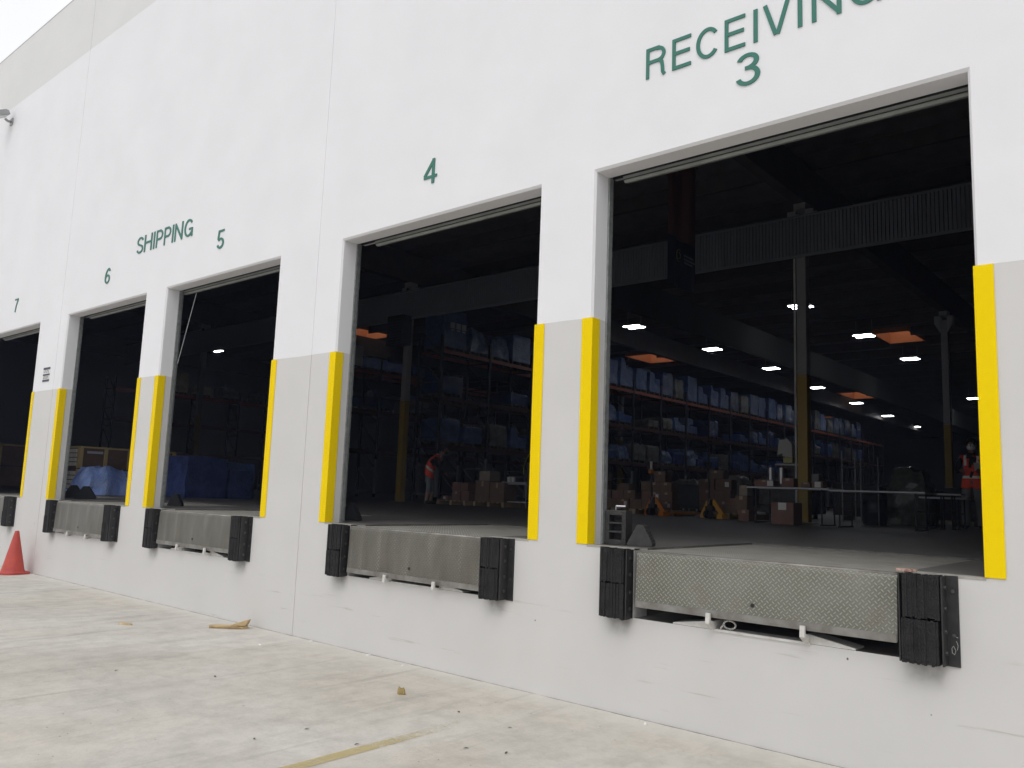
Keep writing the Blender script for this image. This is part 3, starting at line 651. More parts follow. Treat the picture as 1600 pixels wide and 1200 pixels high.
def stroke(s, pts, fx, fz, y0, y1):
    n = len(pts); L_, R_ = [], []
    P = [Vector((p[0], p[1])) for p in pts]
    for i in range(n):
        a = P[max(i - 1, 0)]; b_ = P[min(i + 1, n - 1)]
        t = (P[i] - a).normalized() if i else (b_ - P[i]).normalized()
        t2 = (b_ - P[i]).normalized() if i < n - 1 else t
        m = (t + t2).normalized(); nn = Vector((-m.y, m.x)); k = min(1 / max(.3, nn.dot(Vector((-t.y, t.x)))), 2)
        L_.append(P[i] + nn * T_ * k); R_.append(P[i] - nn * T_ * k)
    for i in range(n - 1):
        q = [L_[i], L_[i + 1], R_[i + 1], R_[i]]
        f = [(fx(p.x), y1, fz(p.y)) for p in q]; bk = [(fx(p.x), y0, fz(p.y)) for p in q]
        k = len(s.v); s.v += f + bk
        s.f += [(k, k + 1, k + 2, k + 3), (k, k + 4, k + 5, k + 1), (k + 3, k + 2, k + 6, k + 7)]; s.mi += [0, 0, 0]
        if i == 0: s.f.append((k, k + 3, k + 7, k + 4)); s.mi.append(0)
        if i == n - 2: s.f.append((k + 1, k + 5, k + 6, k + 2)); s.mi.append(0)
def letter(ch, x0, x1, z0, z1, parent=None, name='letter'):
    w_, st = glyph(ch); s = MB()
    for j, pts in enumerate(st):
        stroke(s, pts, lambda u: x0 + (x1 - x0) * u / w_, lambda v: z0 + (z1 - z0) * v, -.001, -.009 - .0005 * j)
    o = s.build(name, M['green'], parent)
    return o
e = empty('wall_lettering', (0, 0, 0), 0, 'green raised word reading receiving, cut off at the top edge of the photo', 'sign lettering')
for ch, a, b_ in (('R', .48, .665), ('E', .72, .885), ('C', .925, 1.13), ('E', 1.17, 1.335), ('I', 1.395, 1.438), ('V', 1.47, 1.685), ('I', 1.728, 1.772), ('N', 1.835, 2.04), ('G', 2.09, 2.315)):
    letter(ch, a, b_, 3.755, 4.015, e)
e = empty('wall_lettering', (0, 0, 0), 0, 'green raised word reading shipping between two door numbers', 'sign lettering')
for ch, a, b_ in (('S', -8.46, -8.245), ('H', -8.215, -7.975), ('I', -7.935, -7.885), ('P', -7.845, -7.645), ('P', -7.605, -7.405), ('I', -7.375, -7.325), ('N', -7.295, -7.065), ('G', -7.025, -6.775)):
    letter(ch, a, b_, 3.755, 4.02, e)
for ch, a, b_, lb in (('3', 1.255, 1.455, 'green raised numeral three over the widest opening'), ('4', -2.13, -1.93, 'green raised numeral four on the white wall'), ('5', -6.10, -5.92, 'green raised numeral five beside the word shipping'), ('6', -9.49, -9.30, 'green raised numeral six below the word shipping'), ('7', -13.42, -13.22, 'small green numeral seven above the opening behind the cone')):
    tag(letter(ch, a, b_, 3.435, 3.695, None, 'door_numeral'), lb, 'door number', 'green door numerals')

# ------------------------------------------------------------------ small sign, wall lamp, cone
e = empty('notice_sign', (-11.455, 0, 2.115), 0, 'small black and white notice on the wall between doors six and seven', 'sign')
s = MB(); s.box((-.145, -.006, -.125), (.145, -.001, .125)); s.build('plate', M['paper'], e)
s = MB(); s.box((-.145, -.0085, .085), (.145, -.0062, .125)); s.box((-.145, -.0085, -.02), (.145, -.0062, .012)); s.box((-.145, -.0085, -.125), (.145, -.0062, -.088))
rnd = random.Random(4)
for (z, h, n) in ((.03, .045, 5), (-.075, .045, 7)):
    x = -.12
    for k in range(n):
        wd = .24 / n * .72; s.box((x, -.008, z), (x + wd * .3, -.0062, z + h)); s.box((x + wd * .3, -.008, z + (h * .8 if k % 2 else 0)), (x + wd, -.0062, z + (h if k % 2 else h * .22))); x += .24 / n
s.build('print', mat('sign_ink', (.05, .055, .08), .6), e)

e = empty('wall_light', (-14.85, 0, 7.66), 0, 'grey wall floodlight on a short arm near the roof edge', 'wall light')
s = MB(); s.box((-.10, -.03, -.10), (.10, -.001, .10)); s.build('back_plate', M['lampmetal'], e, bevel=.005); e.scale = (.72, .72, .72)
s = MB(); s.tube((0, -.03, 0), (0, -.12, -.01), .035); s.tube((0, -.12, -.01), (0, -.19, .04), .035); s.build('arm', M['lampmetal'], e)
s = MB(); mt = Matrix.Translation((0, -.33, .10)) @ Matrix.Rotation(R(28), 4, 'X')
s.box((-.22, -.22, -.06), (.22, .20, .06), 0, mt)
for k in range(7): s.box((-.2 + k * .06, -.2, .061), (-.185 + k * .06, .18, .10), 0, mt)
s.build('housing', M['lampmetal'], e, bevel=.008)
s = MB(); s.box((-.19, -.19, -.068), (.19, .17, -.061), 0, mt); s.build('lens', mat('lamp_lens', (.5, .52, .52), .15), e)

e = empty('traffic_cone', (-11.2, -.27, G), R(14), 'faded red traffic cone standing on the yard against the wall', 'traffic cone')
s = MB(); prof = [(.185, .034), (.172, .05), (.165, .07), (.034, .675), (.031, .69), (.020, .69)]
n = 32; k = 0
for (r_, z) in prof:
    for i in range(n): s.v.append((r_ * math.cos(2 * math.pi * i / n), r_ * math.sin(2 * math.pi * i / n), z))
for a in range(len(prof) - 1):
    for i in range(n): j = (i + 1) % n; s.f.append((a * n + i, a * n + j, a * n + n + j, a * n + n + i)); s.mi.append(0)
s.build('cone_body', M['cone'], e, smooth=True, loc=(0, 0, 0))
s = MB(); pts = []
for i in range(32):
    a = 2 * math.pi * i / 32; r_ = .235 * (1 + .08 * abs(math.sin(2 * a)) ** 3)
    pts.append((r_ * math.cos(a), r_ * math.sin(a)))
s.prism(pts, 'z', .0, .034); s.build('base', M['cone'], e, bevel=.008)

# ------------------------------------------------------------------ litter on the yard
e = empty('cardboard_scrap', (-4.62, -.28, G), R(40), 'folded strip of torn corrugated cardboard lying by the wall foot', 'cardboard')
s = MB(); s.prism([(-.20, -.055), (.17, -.05), (.21, .03), (.18, .065), (-.13, .05), (-.21, .0)], 'z', .001, .030); s.build('lower_sheet', [M['scrap']], e)
s = MB(); s.prism([(.03, .031), (.20, .040), (.22, .098), (.19, .090), (.05, .045)], 'y', -.045, .075); s.build('folded_flap', M['scrap'], e)
s = MB()
for i in range(26): s.box((-.19 + i * .0138, -.0585, .004), (-.183 + i * .0138, -.0555, .019))
s.build('fluted_edge', M['flute'], e)
def chunk(name, loc, sz, m, label, cat, seed, rz=0):
    s = MB(); rnd = random.Random(seed); n = 9
    top = []; 
    pts = [(sz[0] * (1 + rnd.uniform(-.3, .25)) * math.cos(2 * math.pi * i / n), sz[1] * (1 + rnd.uniform(-.3, .25)) * math.sin(2 * math.pi * i / n)) for i in range(n)]
    k = len(s.v); s.v += [(p[0], p[1], .001) for p in pts] + [(p[0] * .8 + rnd.uniform(-.1, .1) * sz[0], p[1] * .75, sz[2] * rnd.uniform(.55, 1.1)) for p in pts]
    for i in range(n): j = (i + 1) % n; s.f.append((i, j, n + j, n + i)); s.mi.append(0)
    s.f.append(tuple(range(n, 2 * n))); s.mi.append(0)
    o = s.build(name, m, None, loc); o.rotation_euler.z = rz
    tag(o, label, cat); return o
chunk('wood_chip', (-5.46, -1.03, G), (.085, .03, .02), M['scrap'], 'small tan wood chip on the yard beyond the cardboard strip', 'wood chip', 3, .6)
chunk('foam_lump', (-1.16, -.83, G), (.035, .028, .055), mat('yellow_foam', (.42, .33, .13), .9, noise_c=(.22, .15, .07), nscale=40), 'crumpled brownish lump standing alone on the yard', 'litter', 5)
for i, (x, y, lb) in enumerate(((-3.57, -.56, 'white crumb on the yard just short of the panel joint'), (-3.42, -.05, 'white crumb against the wall foot beside the panel joint'), (-2.50, -.05, 'white crumb at the wall foot under dock four'), (-1.93, -.12, 'flat pale crumb at the wall foot past dock four'), (.62, -.10, 'tiny white crumb at the wall foot below dock three'))):
    o = chunk('paper_crumb', (x, y, G), (.022, .012, .012), M['paper'], lb, 'litter', 20 + i, .5 * i); o['group'] = 'white crumbs along the wall'
rnd = random.Random(11)
lf = [(-.86, -1.93), (-.49, -.87), (-.38, -1.9), (.14, -1.45), (.37, -1.33), (.03, -.9), (1.1, -1.1), (-.9, -2.3), (-2.6, -1.6), (-3.3, -2.1)]
ll = ['dark curled leaf near the yellow line end', 'dark twig just beyond the faded end of the yellow line', 'small dark leaf lying on the yellow line', 'narrow dark leaf between the yellow line and the wall', 'pale brown leaf beside two others near dock three', 'hooked dark twig near the wall below dock three', 'thin dark leaf lying alone below the large bumper', 'dark leaf near the bottom of the yellow line', 'lone leaf out on the bare yard', 'tiny leaf farthest out on the yard']
for i, (x, y) in enumerate(lf):
    s = MB(); a = rnd.uniform(0, 3); ln_ = rnd.uniform(.014, .026)
    pts = [(-ln_, .0, .003), (-.3 * ln_, -.006, .009), (ln_, .001, .005), (-.2 * ln_, .007, .007)]
    s.quad(pts); s.quad([(p[0], p[1], p[2] - .002) for p in pts][::-1])
    o = s.build('dry_leaf', mat('dry_leaf_brown', (.07, .05, .035), .9) if i == 0 else bpy.data.materials['dry_leaf_brown'], None, (x, y, G + .001)); o.rotation_euler.z = a
    tag(o, ll[i], 'leaf', 'dry leaves on the yard')

# ------------------------------------------------------------------ interior: columns, curtains, lamps, banner
CL = {(-2.62, 11.4): 'steel column in the widest opening, grey above yellow with a thin pipe', (-14.95, 11.4): 'steel column in door four carrying a dark unit heater', (-27.3, 11.4): 'dim steel column in door five', (-2.62, 23.5): 'second column back, near the person with the white mask', (-17.4, 27.2): 'grey column rising behind the near top shelf loads', (-17.4, 41.5): 'faint column rising behind the middle of the top shelf'}
for i, (x, y) in enumerate(CL):
    if True:
        e = empty('steel_column', (x, y, 0), 0, CL[(x, y)], 'column', 'steel columns of the warehouse')
        s = MB(); s.box((-.10, -.10, 3.05), (.10, .10, 6.45)); s.build('shaft', M['col_grey'], e, bevel=.01)
        e.location.z = 0
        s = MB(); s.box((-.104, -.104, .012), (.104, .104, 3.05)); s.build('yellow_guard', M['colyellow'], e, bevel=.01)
        s = MB(); s.box((-.20, -.20, 0.001), (.20, .20, .012)); s.build('base_plate', M['col_grey'], e)
        s = MB()
        for sx in (-1, 1):
            s.prism([(sx * .10, 6.05), (sx * .12, 6.05), (sx * .28, 6.35), (sx * .28, 6.60), (sx * .10, 6.60)], 'y', -.11, -.09)
            s.prism([(sx * .10, 6.05), (sx * .12, 6.05), (sx * .28, 6.35), (sx * .28, 6.60), (sx * .10, 6.60)], 'y', .09, .11)
        s.box((-.125, -.16, 6.60), (.125, .16, 6.74)); s.build('bracket', M['galvpost'], e)
        if y == 11.4 and i == 0:
            s = MB(); s.tube((-.15, -.07, .2), (-.15, -.07, 6.6), .022); s.build('pipe', M['paper'], e)
e = empty('unit_heater', (-14.95, 11.05, 4.72), 0, 'dark boxy unit heater hung high in front of the column in door four', 'heater')
s = MB(); s.box((-.42, -.18, 0), (.30, .20, .92)); s.build('casing', M['black_steel'], e, bevel=.02)
s = MB()
for k in range(9): s.box((-.36, -.20, .08 + k * .09), (.24, -.182, .10 + k * .09))
s.build('louvre', M['black'], e)
def corrugated(name, p0, p1, z0, z1, label, ax):
    s = MB(); ln_ = (p1 - p0); n = int(abs(ln_) / .075); pr = [(0, 0), (.35, .0), (.5, .03), (.85, .03)]
    pts = []
    for i in range(n):
        for a, o in pr: pts.append((p0 + (i + a) * ln_ / n, o))
    for a, b_ in zip(pts, pts[1:]):
        q = [(a[0], a[1], z0), (b_[0], b_[1], z0), (b_[0], b_[1], z1), (a[0], a[1], z1)]
        if ax == 'y': q = [(p[1], p[0], p[2]) for p in q]
        s.quad(q)
    e = empty(name, (0, 11.24, 0) if ax == 'x' else (-8.35, 0, 0), 0, label, 'draft curtain')
    s.build('corrugated_sheet', M['curtain' if ax == 'x' else 'curtain_shaded'], e, fix=False)
    s = MB()
    if ax == 'x': s.box((p0, -.035, z0 - .04), (p1, -.002, z0 + .02)); s.box((p0, -.04, z1 - .03), (p1, -.002, z1 + .01))
    else: s.box((-.035, p0, z0 - .04), (-.002, p1, z0 + .02))
    s.build('edge_trim', M['curtain'] if ax == 'x' else M['curtain_shaded'], e)
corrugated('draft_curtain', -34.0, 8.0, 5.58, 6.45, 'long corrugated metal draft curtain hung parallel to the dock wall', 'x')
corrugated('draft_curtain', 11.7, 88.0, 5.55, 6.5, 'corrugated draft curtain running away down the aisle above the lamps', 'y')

LPOS = [(-13.2, 21.57), (-12.83, 27.43), (-12.77, 33.63), (-13.32, 41.35), (-6.57, 21.49), (-6.4, 27.54), (-6.35, 33.74), (-13.77, 49.48), (-14.32, 58.13), (-14.86, 67.45), (-6.98, 49.66), (-34.6, 15.96)]
LLAB = ['lit lamp nearest the dock over the racking, beside the jamb', 'second lit lamp in the row over the racking', 'third lit lamp in the row, just before the big column', 'small lit lamp just past the big column', 'lit lamp half hidden behind the top of the big column', 'lit lamp beside the orange skylight', 'lit lamp past the orange skylight, lower', 'small lit lamp under the second orange skylight', 'smaller lit lamp, second after the second skylight', 'smallest lit lamp at the far end of the row', 'lit lamp touching the yellow corner guard', 'lone lit lamp seen through door five']
for (x, y), lb in zip(LPOS, LLAB):
    e = empty('ceiling_light', (x, y, 7.0), 0, lb, 'ceiling light', 'lit lamps under the warehouse roof')
    s = MB(); s.box((-.36, -.30, .012), (.36, .30, .06)); s.build('housing', M['lamp_body'], e)
    for sy in (-.20, .20):
        s = MB(); s.box((-.34, sy - .075, -.008), (.34, sy + .075, .010)); s.build('tube', M['lamp_on'], e)
    for sx in (-.3, .3): s = MB(); s.tube((sx, 0, .06), (sx, 0, .62), .006, n=6); s.build('hanger', M['galv'], e)

e = empty('hanging_banner', (-4.5, 9.6, 0), 0, 'tall hanging banner, rust red above navy with a pale emblem', 'banner')
def cloth(y0, y1, z0, z1, sag, m, name):
    s = MB(); n = 12
    for i in range(n):
        a, b_ = y0 + (y1 - y0) * i / n, y0 + (y1 - y0) * (i + 1) / n
        w1, w2 = .04 * math.sin(i * .9), .04 * math.sin((i + 1) * .9)
        d1, d2 = sag * math.sin(math.pi * i / n), sag * math.sin(math.pi * (i + 1) / n)
        s.quad([(w1, a, z0 - d1), (w2, b_, z0 - d2), (w2, b_, z1), (w1, a, z1)])
    return s.build(name, m, e, fix=False)
cloth(-.60, .65, 5.80, 7.6, .0, M['rust_fabric'], 'upper_cloth'); cloth(-.60, .65, 4.80, 5.797, .03, M['navy'], 'lower_cloth')
s = MB()
for a in (arc(-.22, 5.42, .10, .13, 60, 300, 10), arc(-.22, 5.42, .05, .07, -120, 120, 8)):
    for p, q in zip(a, a[1:]): s.bar((.055, p[0], p[1]), (.055, q[0], q[1]), .006, .02, (1, 0, 0))
s.build('emblem', mat('banner_emblem', (.35, .33, .20), .7), e)
s = MB()
for z, a, b_ in ((5.46, .0, .40), (5.38, .0, .46), (5.31, .02, .36)): s.box((.046, a, z), (.052, b_, z + .035))
s.build('printed_lines', mat('banner_print', (.25, .27, .32), .7), e)
s = MB(); s.tube((0, -.62, 7.6), (0, .67, 7.6), .02); s.build('top_rod', M['galv'], e)

# ------------------------------------------------------------------ pallet racking
LV = [1.93, 3.55, 5.17]; BAY = 2.43
def rack(name, x, y0, nb, label, depth=1.1, lv=LV, top=6.1, posts='rack_post'):
    e = empty(name, (x, y0, 0), 0, label, 'pallet rack', 'orange and grey pallet racking')
    for k in range(nb + 1):
        y = k * BAY; s = MB()
        for xx in (0, -depth): s.box((xx - .045, y - .04, 0.001), (xx + .045, y + .04, lv[-1] + .5))
        up = s.build('upright_frame', M[posts], e)
        s = MB(); s.box((-.047, y - .043, .15), (.047, y + .043, 1.55))
        z = .25
        while z < lv[-1]:
            s.bar((-.045, y, z), (-depth + .045, y, z), .03, .03, (0, 1, 0), 0 if z < 1.6 else 1); s.bar((-.045, y, z), (-depth + .045, y, z + .9), .03, .03, (0, 1, 0), 0 if z < 1 else 1); z += .95
        s.build('brace', [M['galvpost'], M['rack_post']], up)
    for k in range(nb):
        for z in lv:
            s = MB(); a, b_ = k * BAY + .042, (k + 1) * BAY - .042
            for xx in (0, -depth): s.box((xx - .025, a, z - .13), (xx + .025, b_, z - .006))
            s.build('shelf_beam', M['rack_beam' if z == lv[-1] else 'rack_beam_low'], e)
    return e
rack('pallet_rack', -16.0, 13.9, 20, 'long orange beamed racking run loaded with blue wrapped pallets')
rack('pallet_rack', -22.5, 14.3, 5, 'racking seen in door four behind the column, with low blue rolls')
rack('pallet_rack', -40.0, 13.5, 4, 'distant racking seen in door five with cartons on top')

def load_mesh(wx, wy, h, seed, kind):
    """wrapped goods: a rounded box with bulges, tucks and a wrinkled skin"""
    rnd = random.Random(seed); s = MB(); nx, ny, nz = 9, 9, 9
    def pt(u, v, t):
        x, y, z = (u - .5) * wx, (v - .5) * wy, t * h
        p = Vector((x, y, z))
        nv = noise.noise_vector(Vector((x * 2.2 + seed * 3.1, y * 2.2, z * 2.6 + seed)))
        k = .035 if kind not in ('bag', 'brightbag') else .10
        # pull the top in
        tp = max(0, t - .82) / .18
        p.x *= 1 - .05 * tp * tp; p.y *= 1 - .05 * tp * tp
        if kind in ('bag', 'brightbag'):
            q = t * t; p.x *= 1 - .28 * q; p.y *= 1 - .22 * q; p.z *= 1 - .25 * abs(noise.noise(Vector((x * 2 + seed, y * 2, 1))))
        if kind == 'step' and y > rndsplit: p.z *= hs_
        p += Vector((nv.x * k, nv.y * k, nv.z * k * (t > .05)))
        return tuple(p)
    rndsplit = wy * rnd.uniform(-.2, .2); hs_ = rnd.uniform(.5, .8)
    def face(fn, a, b_):
        k = len(s.v)
        for i in range(a + 1):
            for j in range(b_ + 1): s.v.append(fn(i / a, j / b_))
        for i in range(a):
            for j in range(b_):
                s.f.append((k + i * (b_ + 1) + j, k + (i + 1) * (b_ + 1) + j, k + (i + 1) * (b_ + 1) + j + 1, k + i * (b_ + 1) + j + 1)); s.mi.append(0)
    face(lambda u, v: pt(u, 0, v), nx, nz); face(lambda u, v: pt(u, 1, v), nx, nz)
    face(lambda u, v: pt(0, u, v), ny, nz); face(lambda u, v: pt(1, u, v), ny, nz)
    face(lambda u, v: pt(u, v, 1), nx, ny)
    return s
def pallet_mesh(wx, wy):
    s = MB()
    for k in range(5):
        y = -wy / 2 + k * (wy - .12) / 4; s.box((-wx / 2, y, .10), (wx / 2, y + .12, .122))
    for xx in (-wx / 2, -.04, wx / 2 - .08):
        for yy in (-wy / 2, -.05, wy / 2 - .10): s.box((xx, yy, .02), (xx + .08, yy + .10, .098))
        s.box((xx, -wy / 2, .0), (xx + .08, wy / 2, .019))
    return s
PM = pallet_mesh(1.0, 1.0); rnd2 = random.Random(77)
SKIN = {'box': 'film', 'bag': 'film2', 'step': 'film', 'carton': 'film3', 'deep': 'film4', 'bright': 'film5', 'brightbag': 'film5', 'dark': 'film8', 'white': 'film6', 'pale': 'film7'}
def wrapped(x, y, z, wx, wy, h, seed, kind, label, group=None, rz=0, pal=True):
    e = empty('wrapped_pallet', (x, y, z), rz, label, 'pallet load', group)
    z0 = .124 if pal else .002
    o = load_mesh(wx, wy, h - z0, seed, kind).build('wrapped_goods', M[SKIN[kind]], e, loc=(0, 0, z0), fix=True)
    if pal: PM.build('pallet', M['dull_wood'], e)
    if pal and h < 1.15 and rnd2.random() < .45:
        bx, by, bh = wx * rnd2.uniform(.35, .6), wy * rnd2.uniform(.35, .6), rnd2.uniform(.14, .32)
        load_mesh(bx, by, bh, seed + 5000, rnd2.choice(['bag', 'box'])).build('top_bundle', M[rnd2.choice(['film2', 'film3', 'film2', 'film'])], e, loc=(rnd2.uniform(-.12, .16), rnd2.uniform(-.15, .15), h * (.72 if kind == 'bag' else .96)))
    return e
rnd = random.Random(42)
ORD = ['first', 'second', 'third', 'fourth', 'fifth', 'sixth', 'seventh', 'eighth', 'ninth', 'tenth', 'eleventh', 'twelfth', 'thirteenth', 'fourteenth', 'fifteenth', 'sixteenth', 'seventeenth', 'eighteenth', 'nineteenth', 'twentieth', 'twenty-first', 'twenty-second', 'twenty-third', 'twenty-fourth', 'twenty-fifth', 'twenty-sixth', 'twenty-seventh', 'twenty-eighth', 'twenty-ninth', 'thirtieth', 'thirty-first', 'thirty-second', 'thirty-third', 'thirty-fourth', 'thirty-fifth', 'thirty-sixth', 'thirty-seventh', 'thirty-eighth', 'thirty-ninth', 'fortieth']
WORD = {'box': 'square blue wrapped load', 'bag': 'slumped pale wrapped load', 'step': 'stepped blue wrapped load', 'carton': 'film wrapped carton load', 'deep': 'deep blue wrapped load'}
HW = {0: 'low', 1: 'medium height', 2: 'tall'}
for li, (z, lname) in enumerate(zip(LV, ('lowest', 'middle', 'top'))):
    n = 0
    for k in range(20):
        for half in (0, 1):
            y = 13.9 + k * BAY + .64 + half * 1.16
            if 20.2 < y < 22.6: continue
            n += 1
            if y > 58 or (li == 0 and y > 46): continue
            if rnd.random() < (.07, .10, .03)[li]: continue
            if li == 2:
                kind = rnd.choice(['box', 'box', 'box', 'box', 'deep', 'step', 'carton']); h = rnd.uniform(.95, 1.38); wy = rnd.uniform(.84, 1.0)
                if n == 1: kind, h, wy = 'box', 1.42, 1.05
                if n in (2, 3): kind, h = 'bag', .95
            elif li == 1:
                kind = rnd.choice(['box', 'step', 'bag', 'step', 'deep', 'bag', 'carton']); h = rnd.uniform(.42, 1.0); wy = rnd.uniform(.85, 1.05)
            else:
                kind = rnd.choice(['box', 'step', 'bag', 'deep', 'box', 'carton']); h = rnd.uniform(.45, 1.05); wy = rnd.uniform(.85, 1.05)
            hw = HW[0 if h < .65 else 1 if h < 1.05 else 2]
            e_ = wrapped(-16.52 + rnd.uniform(-.04, .04), y, z, rnd.uniform(.95, 1.1), wy, h, li * 100 + n, kind,
                    '%s %s, %s along the %s shelf from the dock end' % (hw, WORD[kind], ORD[min(n - 1, 39)], lname), 'wrapped loads on the %s rack shelf' % lname, rnd.uniform(-.04, .04))
            if li == 2 and n == 1:
                s = MB()
                for q in (-.30, -.02, .24): s.box((.565, q, .78), (.575, q + .20, .98)); s.box((.565, q + .03, .70), (.575, q + .17, .74))
                s.build('printed_label', M['tabletop'], e_)
# loads on the racking behind the column in door four, and in door five
for i, (y, z, h, kind, lb) in enumerate(((15.15, LV[2], .95, 'white', 'white tied bundle on the top shelf beside the door four jamb'), (16.5, LV[2], .55, 'bright', 'low bright blue bundle on the top shelf next to the white bundle'), (17.7, LV[2], .5, 'bright', 'low blue roll on the top shelf just before the heater column'), (19.1, LV[2], .6, 'deep', 'low dark blue bundle on the top shelf behind the heater column'), (15.3, LV[1], .5, 'box', 'flat blue bundle on the middle shelf by the door four jamb'), (17.0, LV[1], .6, 'deep', 'dark bundle on the middle shelf near the heater column'), (19.0, LV[1], .7, 'carton', 'film wrapped cartons on the middle shelf behind the heater column'))):
    wrapped(-23.0, y, z, 1.05, 1.15, h, 900 + i, kind, lb, 'bundles on the racking in door four')
for i, (y, h, lb) in enumerate(((17.0, 1.25, 'pale stacked cartons on the racking at the edge of door five'), (18.4, .6, 'low wrapped cartons second on the door five racking'), (20.2, .7, 'low wrapped cartons third on the door five racking'), (21.8, .6, 'faint wrapped cartons last on the door five racking'))):
    wrapped(-40.5, y, LV[2], 1.05, 1.05, h, 950 + i, 'pale' if i < 2 else 'carton', lb, 'carton loads in door five')

# ------------------------------------------------------------------ cartons, pallets on the floor
def carton(x, y, z, wx, wy, h, label, m='carton', rz=0, paper=None, group=None, tape=True):
    e = empty('cardboard_box', (x, y, z), rz, label, 'box', group)
    s = MB(); s.box((-wx / 2, -wy / 2, .001), (wx / 2, wy / 2, h)); s.build('carton', M[m], e, bevel=.006)
    if tape:
        s = MB(); s.box((-.035, -wy / 2 - .0015, h * .72), (.035, -wy / 2 - .0003, h - .008)); s.box((-.035, -wy / 2 + .01, h + .0004), (.035, wy / 2 - .01, h + .0014)); s.build('tape', M['tape'], e)
    if paper:
        s = MB(); a, c, b_, d_ = paper; s.box((a * wx, -wy / 2 - .003, c * h), (b_ * wx, -wy / 2 - .0018, d_ * h)); s.build('paper_label', M['paper'], e)
    return e
carton(-2.10, 9.17, 0, .41, .40, .395, 'brown carton with a white label standing on the floor under the tables', 'carton2', 0, (-.18, .66, .18, .98), tape=False)
s = MB()
carton(-2.66, 9.62, .672, .37, .30, .13, 'flat carton with a white label on the table end', 'carton2', 0, (.18, .15, .5, .9), 'cartons on the long tables')
carton(-2.22, 9.62, .672, .22, .28, .17, 'reddish carton in the middle of the long table', 'carton2', .1, None, 'cartons on the long tables')
carton(-1.89, 9.62, .672, .16, .2, .10, 'small plain carton near the join of the tables', 'carton', 0, None, 'cartons on the long tables')
carton(-1.67, 9.62, .672, .20, .2, .12, 'small carton with a large white label by the table join', 'carton', 0, (-.25, .1, .3, .95), 'cartons on the long tables')
carton(-3.28, 10.05, .50, .17, .25, .20, 'pale carton on top of the stack by the table end', 'carton3', 0)
carton(-3.32, 10.05, .225, .25, .28, .27, 'dusty grey carton in the middle of the stack by the table end', 'carton', 0)
carton(-3.27, 10.05, .0, .22, .26, .22, 'dark carton at the bottom of the stack by the table end', 'carton2', 0)
def pallet(x, y, label, rz=0, wx=1.0):
    e = empty('wooden_pallet', (x, y, 0), rz, label, 'pallet', 'wooden pallets on the floor')
    s = MB()
    for k in range(7): s.box((-wx / 2 + k * (wx - .10) / 6, -.5, .10), (-wx / 2 + k * (wx - .10) / 6 + .10, .5, .122))
    s.build('deck_boards', M['pale_wood'], e)
    for xx in (-wx / 2, -.045, wx / 2 - .09):
        s = MB(); s.box((xx, -.5, .0), (xx + .09, .5, .099)); s.build('stringer', M['pale_wood'], e)
    return e
def stack(cx, cy, lay, seed, where, m=('carton', 'carton2', 'carton'), z0=.124, wx=.34, wy=.3, base=True):
    """lay: list of rows (number of boxes, height)"""
    rnd = random.Random(seed); z = z0; nlv = len(lay)
    for li, (nb, h) in enumerate(lay):
        for k in range(nb):
            x = cx + (k - (nb - 1) / 2) * (wx + .012) + rnd.uniform(-.012, .012)
            pos = 'alone' if nb == 1 else ('at one end', 'second', 'third', 'fourth')[k] if k < nb - 1 else 'at the far end'
            layer = 'bottom' if li == 0 else 'top' if li == nlv - 1 else '%s' % ('second', 'third', 'fourth')[min(li - 1, 2)]
            carton(x, cy + rnd.uniform(-.02, .02), z, wx, wy, h, 'carton %s in %s layer %s' % (pos, layer, where), m[(k + li) % 3], rnd.uniform(-.03, .03),
                   (.1, .3, .35, .75) if rnd.random() < .35 else None, 'stacked brown cartons', tape=rnd.random() < .6)
        z += h + .003
pallet(-6.05, 11.65, 'pallet of stacked cartons between the two hand jacks', wx=1.1)
stack(-5.92, 11.4, [(2, .2), (2, .2), (2, .22), (1, .25)], 1, 'of the stack between the jacks', wx=.30)
stack(-6.36, 11.55, [(1, .22), (1, .2), (1, .22)], 2, 'of the narrow stack by the orange jack', wx=.30)
pallet(-7.3, 11.9, 'pallet of low cartons beside the first hand jack', wx=1.1)
stack(-7.1, 11.7, [(3, .22), (2, .2), (1, .16)], 3, 'of the low stack beyond the orange jack', wx=.32)
pallet(-4.15, 11.55, 'pallet of crushed cartons behind the second hand jack')
stack(-4.0, 11.3, [(2, .17), (1, .15)], 5, 'of the crushed stack past the yellow jack', wx=.32)
pallet(-8.6, 12.6, 'pallet just inside the jamb of door three')
stack(-8.25, 12.4, [(2, .22), (2, .22), (1, .22), (1, .2)], 7, 'of the tall pile by the jamb', ('carton3', 'carton', 'carton'), wx=.3)
stack(-5.15, 12.6, [(2, .25), (2, .25), (2, .25), (1, .2)], 8, 'of the tall dark pile behind the jacks', wx=.4)
# door four: pallet at the man's feet, dark cartons, wheeled shelf
pallet(-12.15, 11.25, 'pale pallet by the bending person', wx=1.1)
stack(-11.89, 11.0, [(2, .25), (2, .24)], 9, 'of the small stack by the bending person', ('carton2', 'carton2', 'carton2'), wx=.30)
carton(-12.45, 10.95, .124, .22, .3, .12, 'low carton with a pale label nearest the bending person', 'carton2', 0, (-.2, .2, .2, .8))
pallet(-10.95, 11.45, 'pallet under the large dark cartons in door four', wx=1.1)
carton(-11.18, 11.2, .124, .50, .5, .56, 'large dark carton on the pallet behind, one end', 'carton', 0)
carton(-10.66, 11.2, .124, .50, .5, .52, 'large dark carton on the pallet behind, other end', 'carton', 0)
carton(-11.16, 11.2, .69, .38, .4, .25, 'pale carton on top of the large dark carton', 'carton3', 0)
e = empty('shelf_trolley', (-10.2, 11.35, 0), 0, 'low two shelf trolley with paper tubs beside the yellow guard of door four', 'trolley')
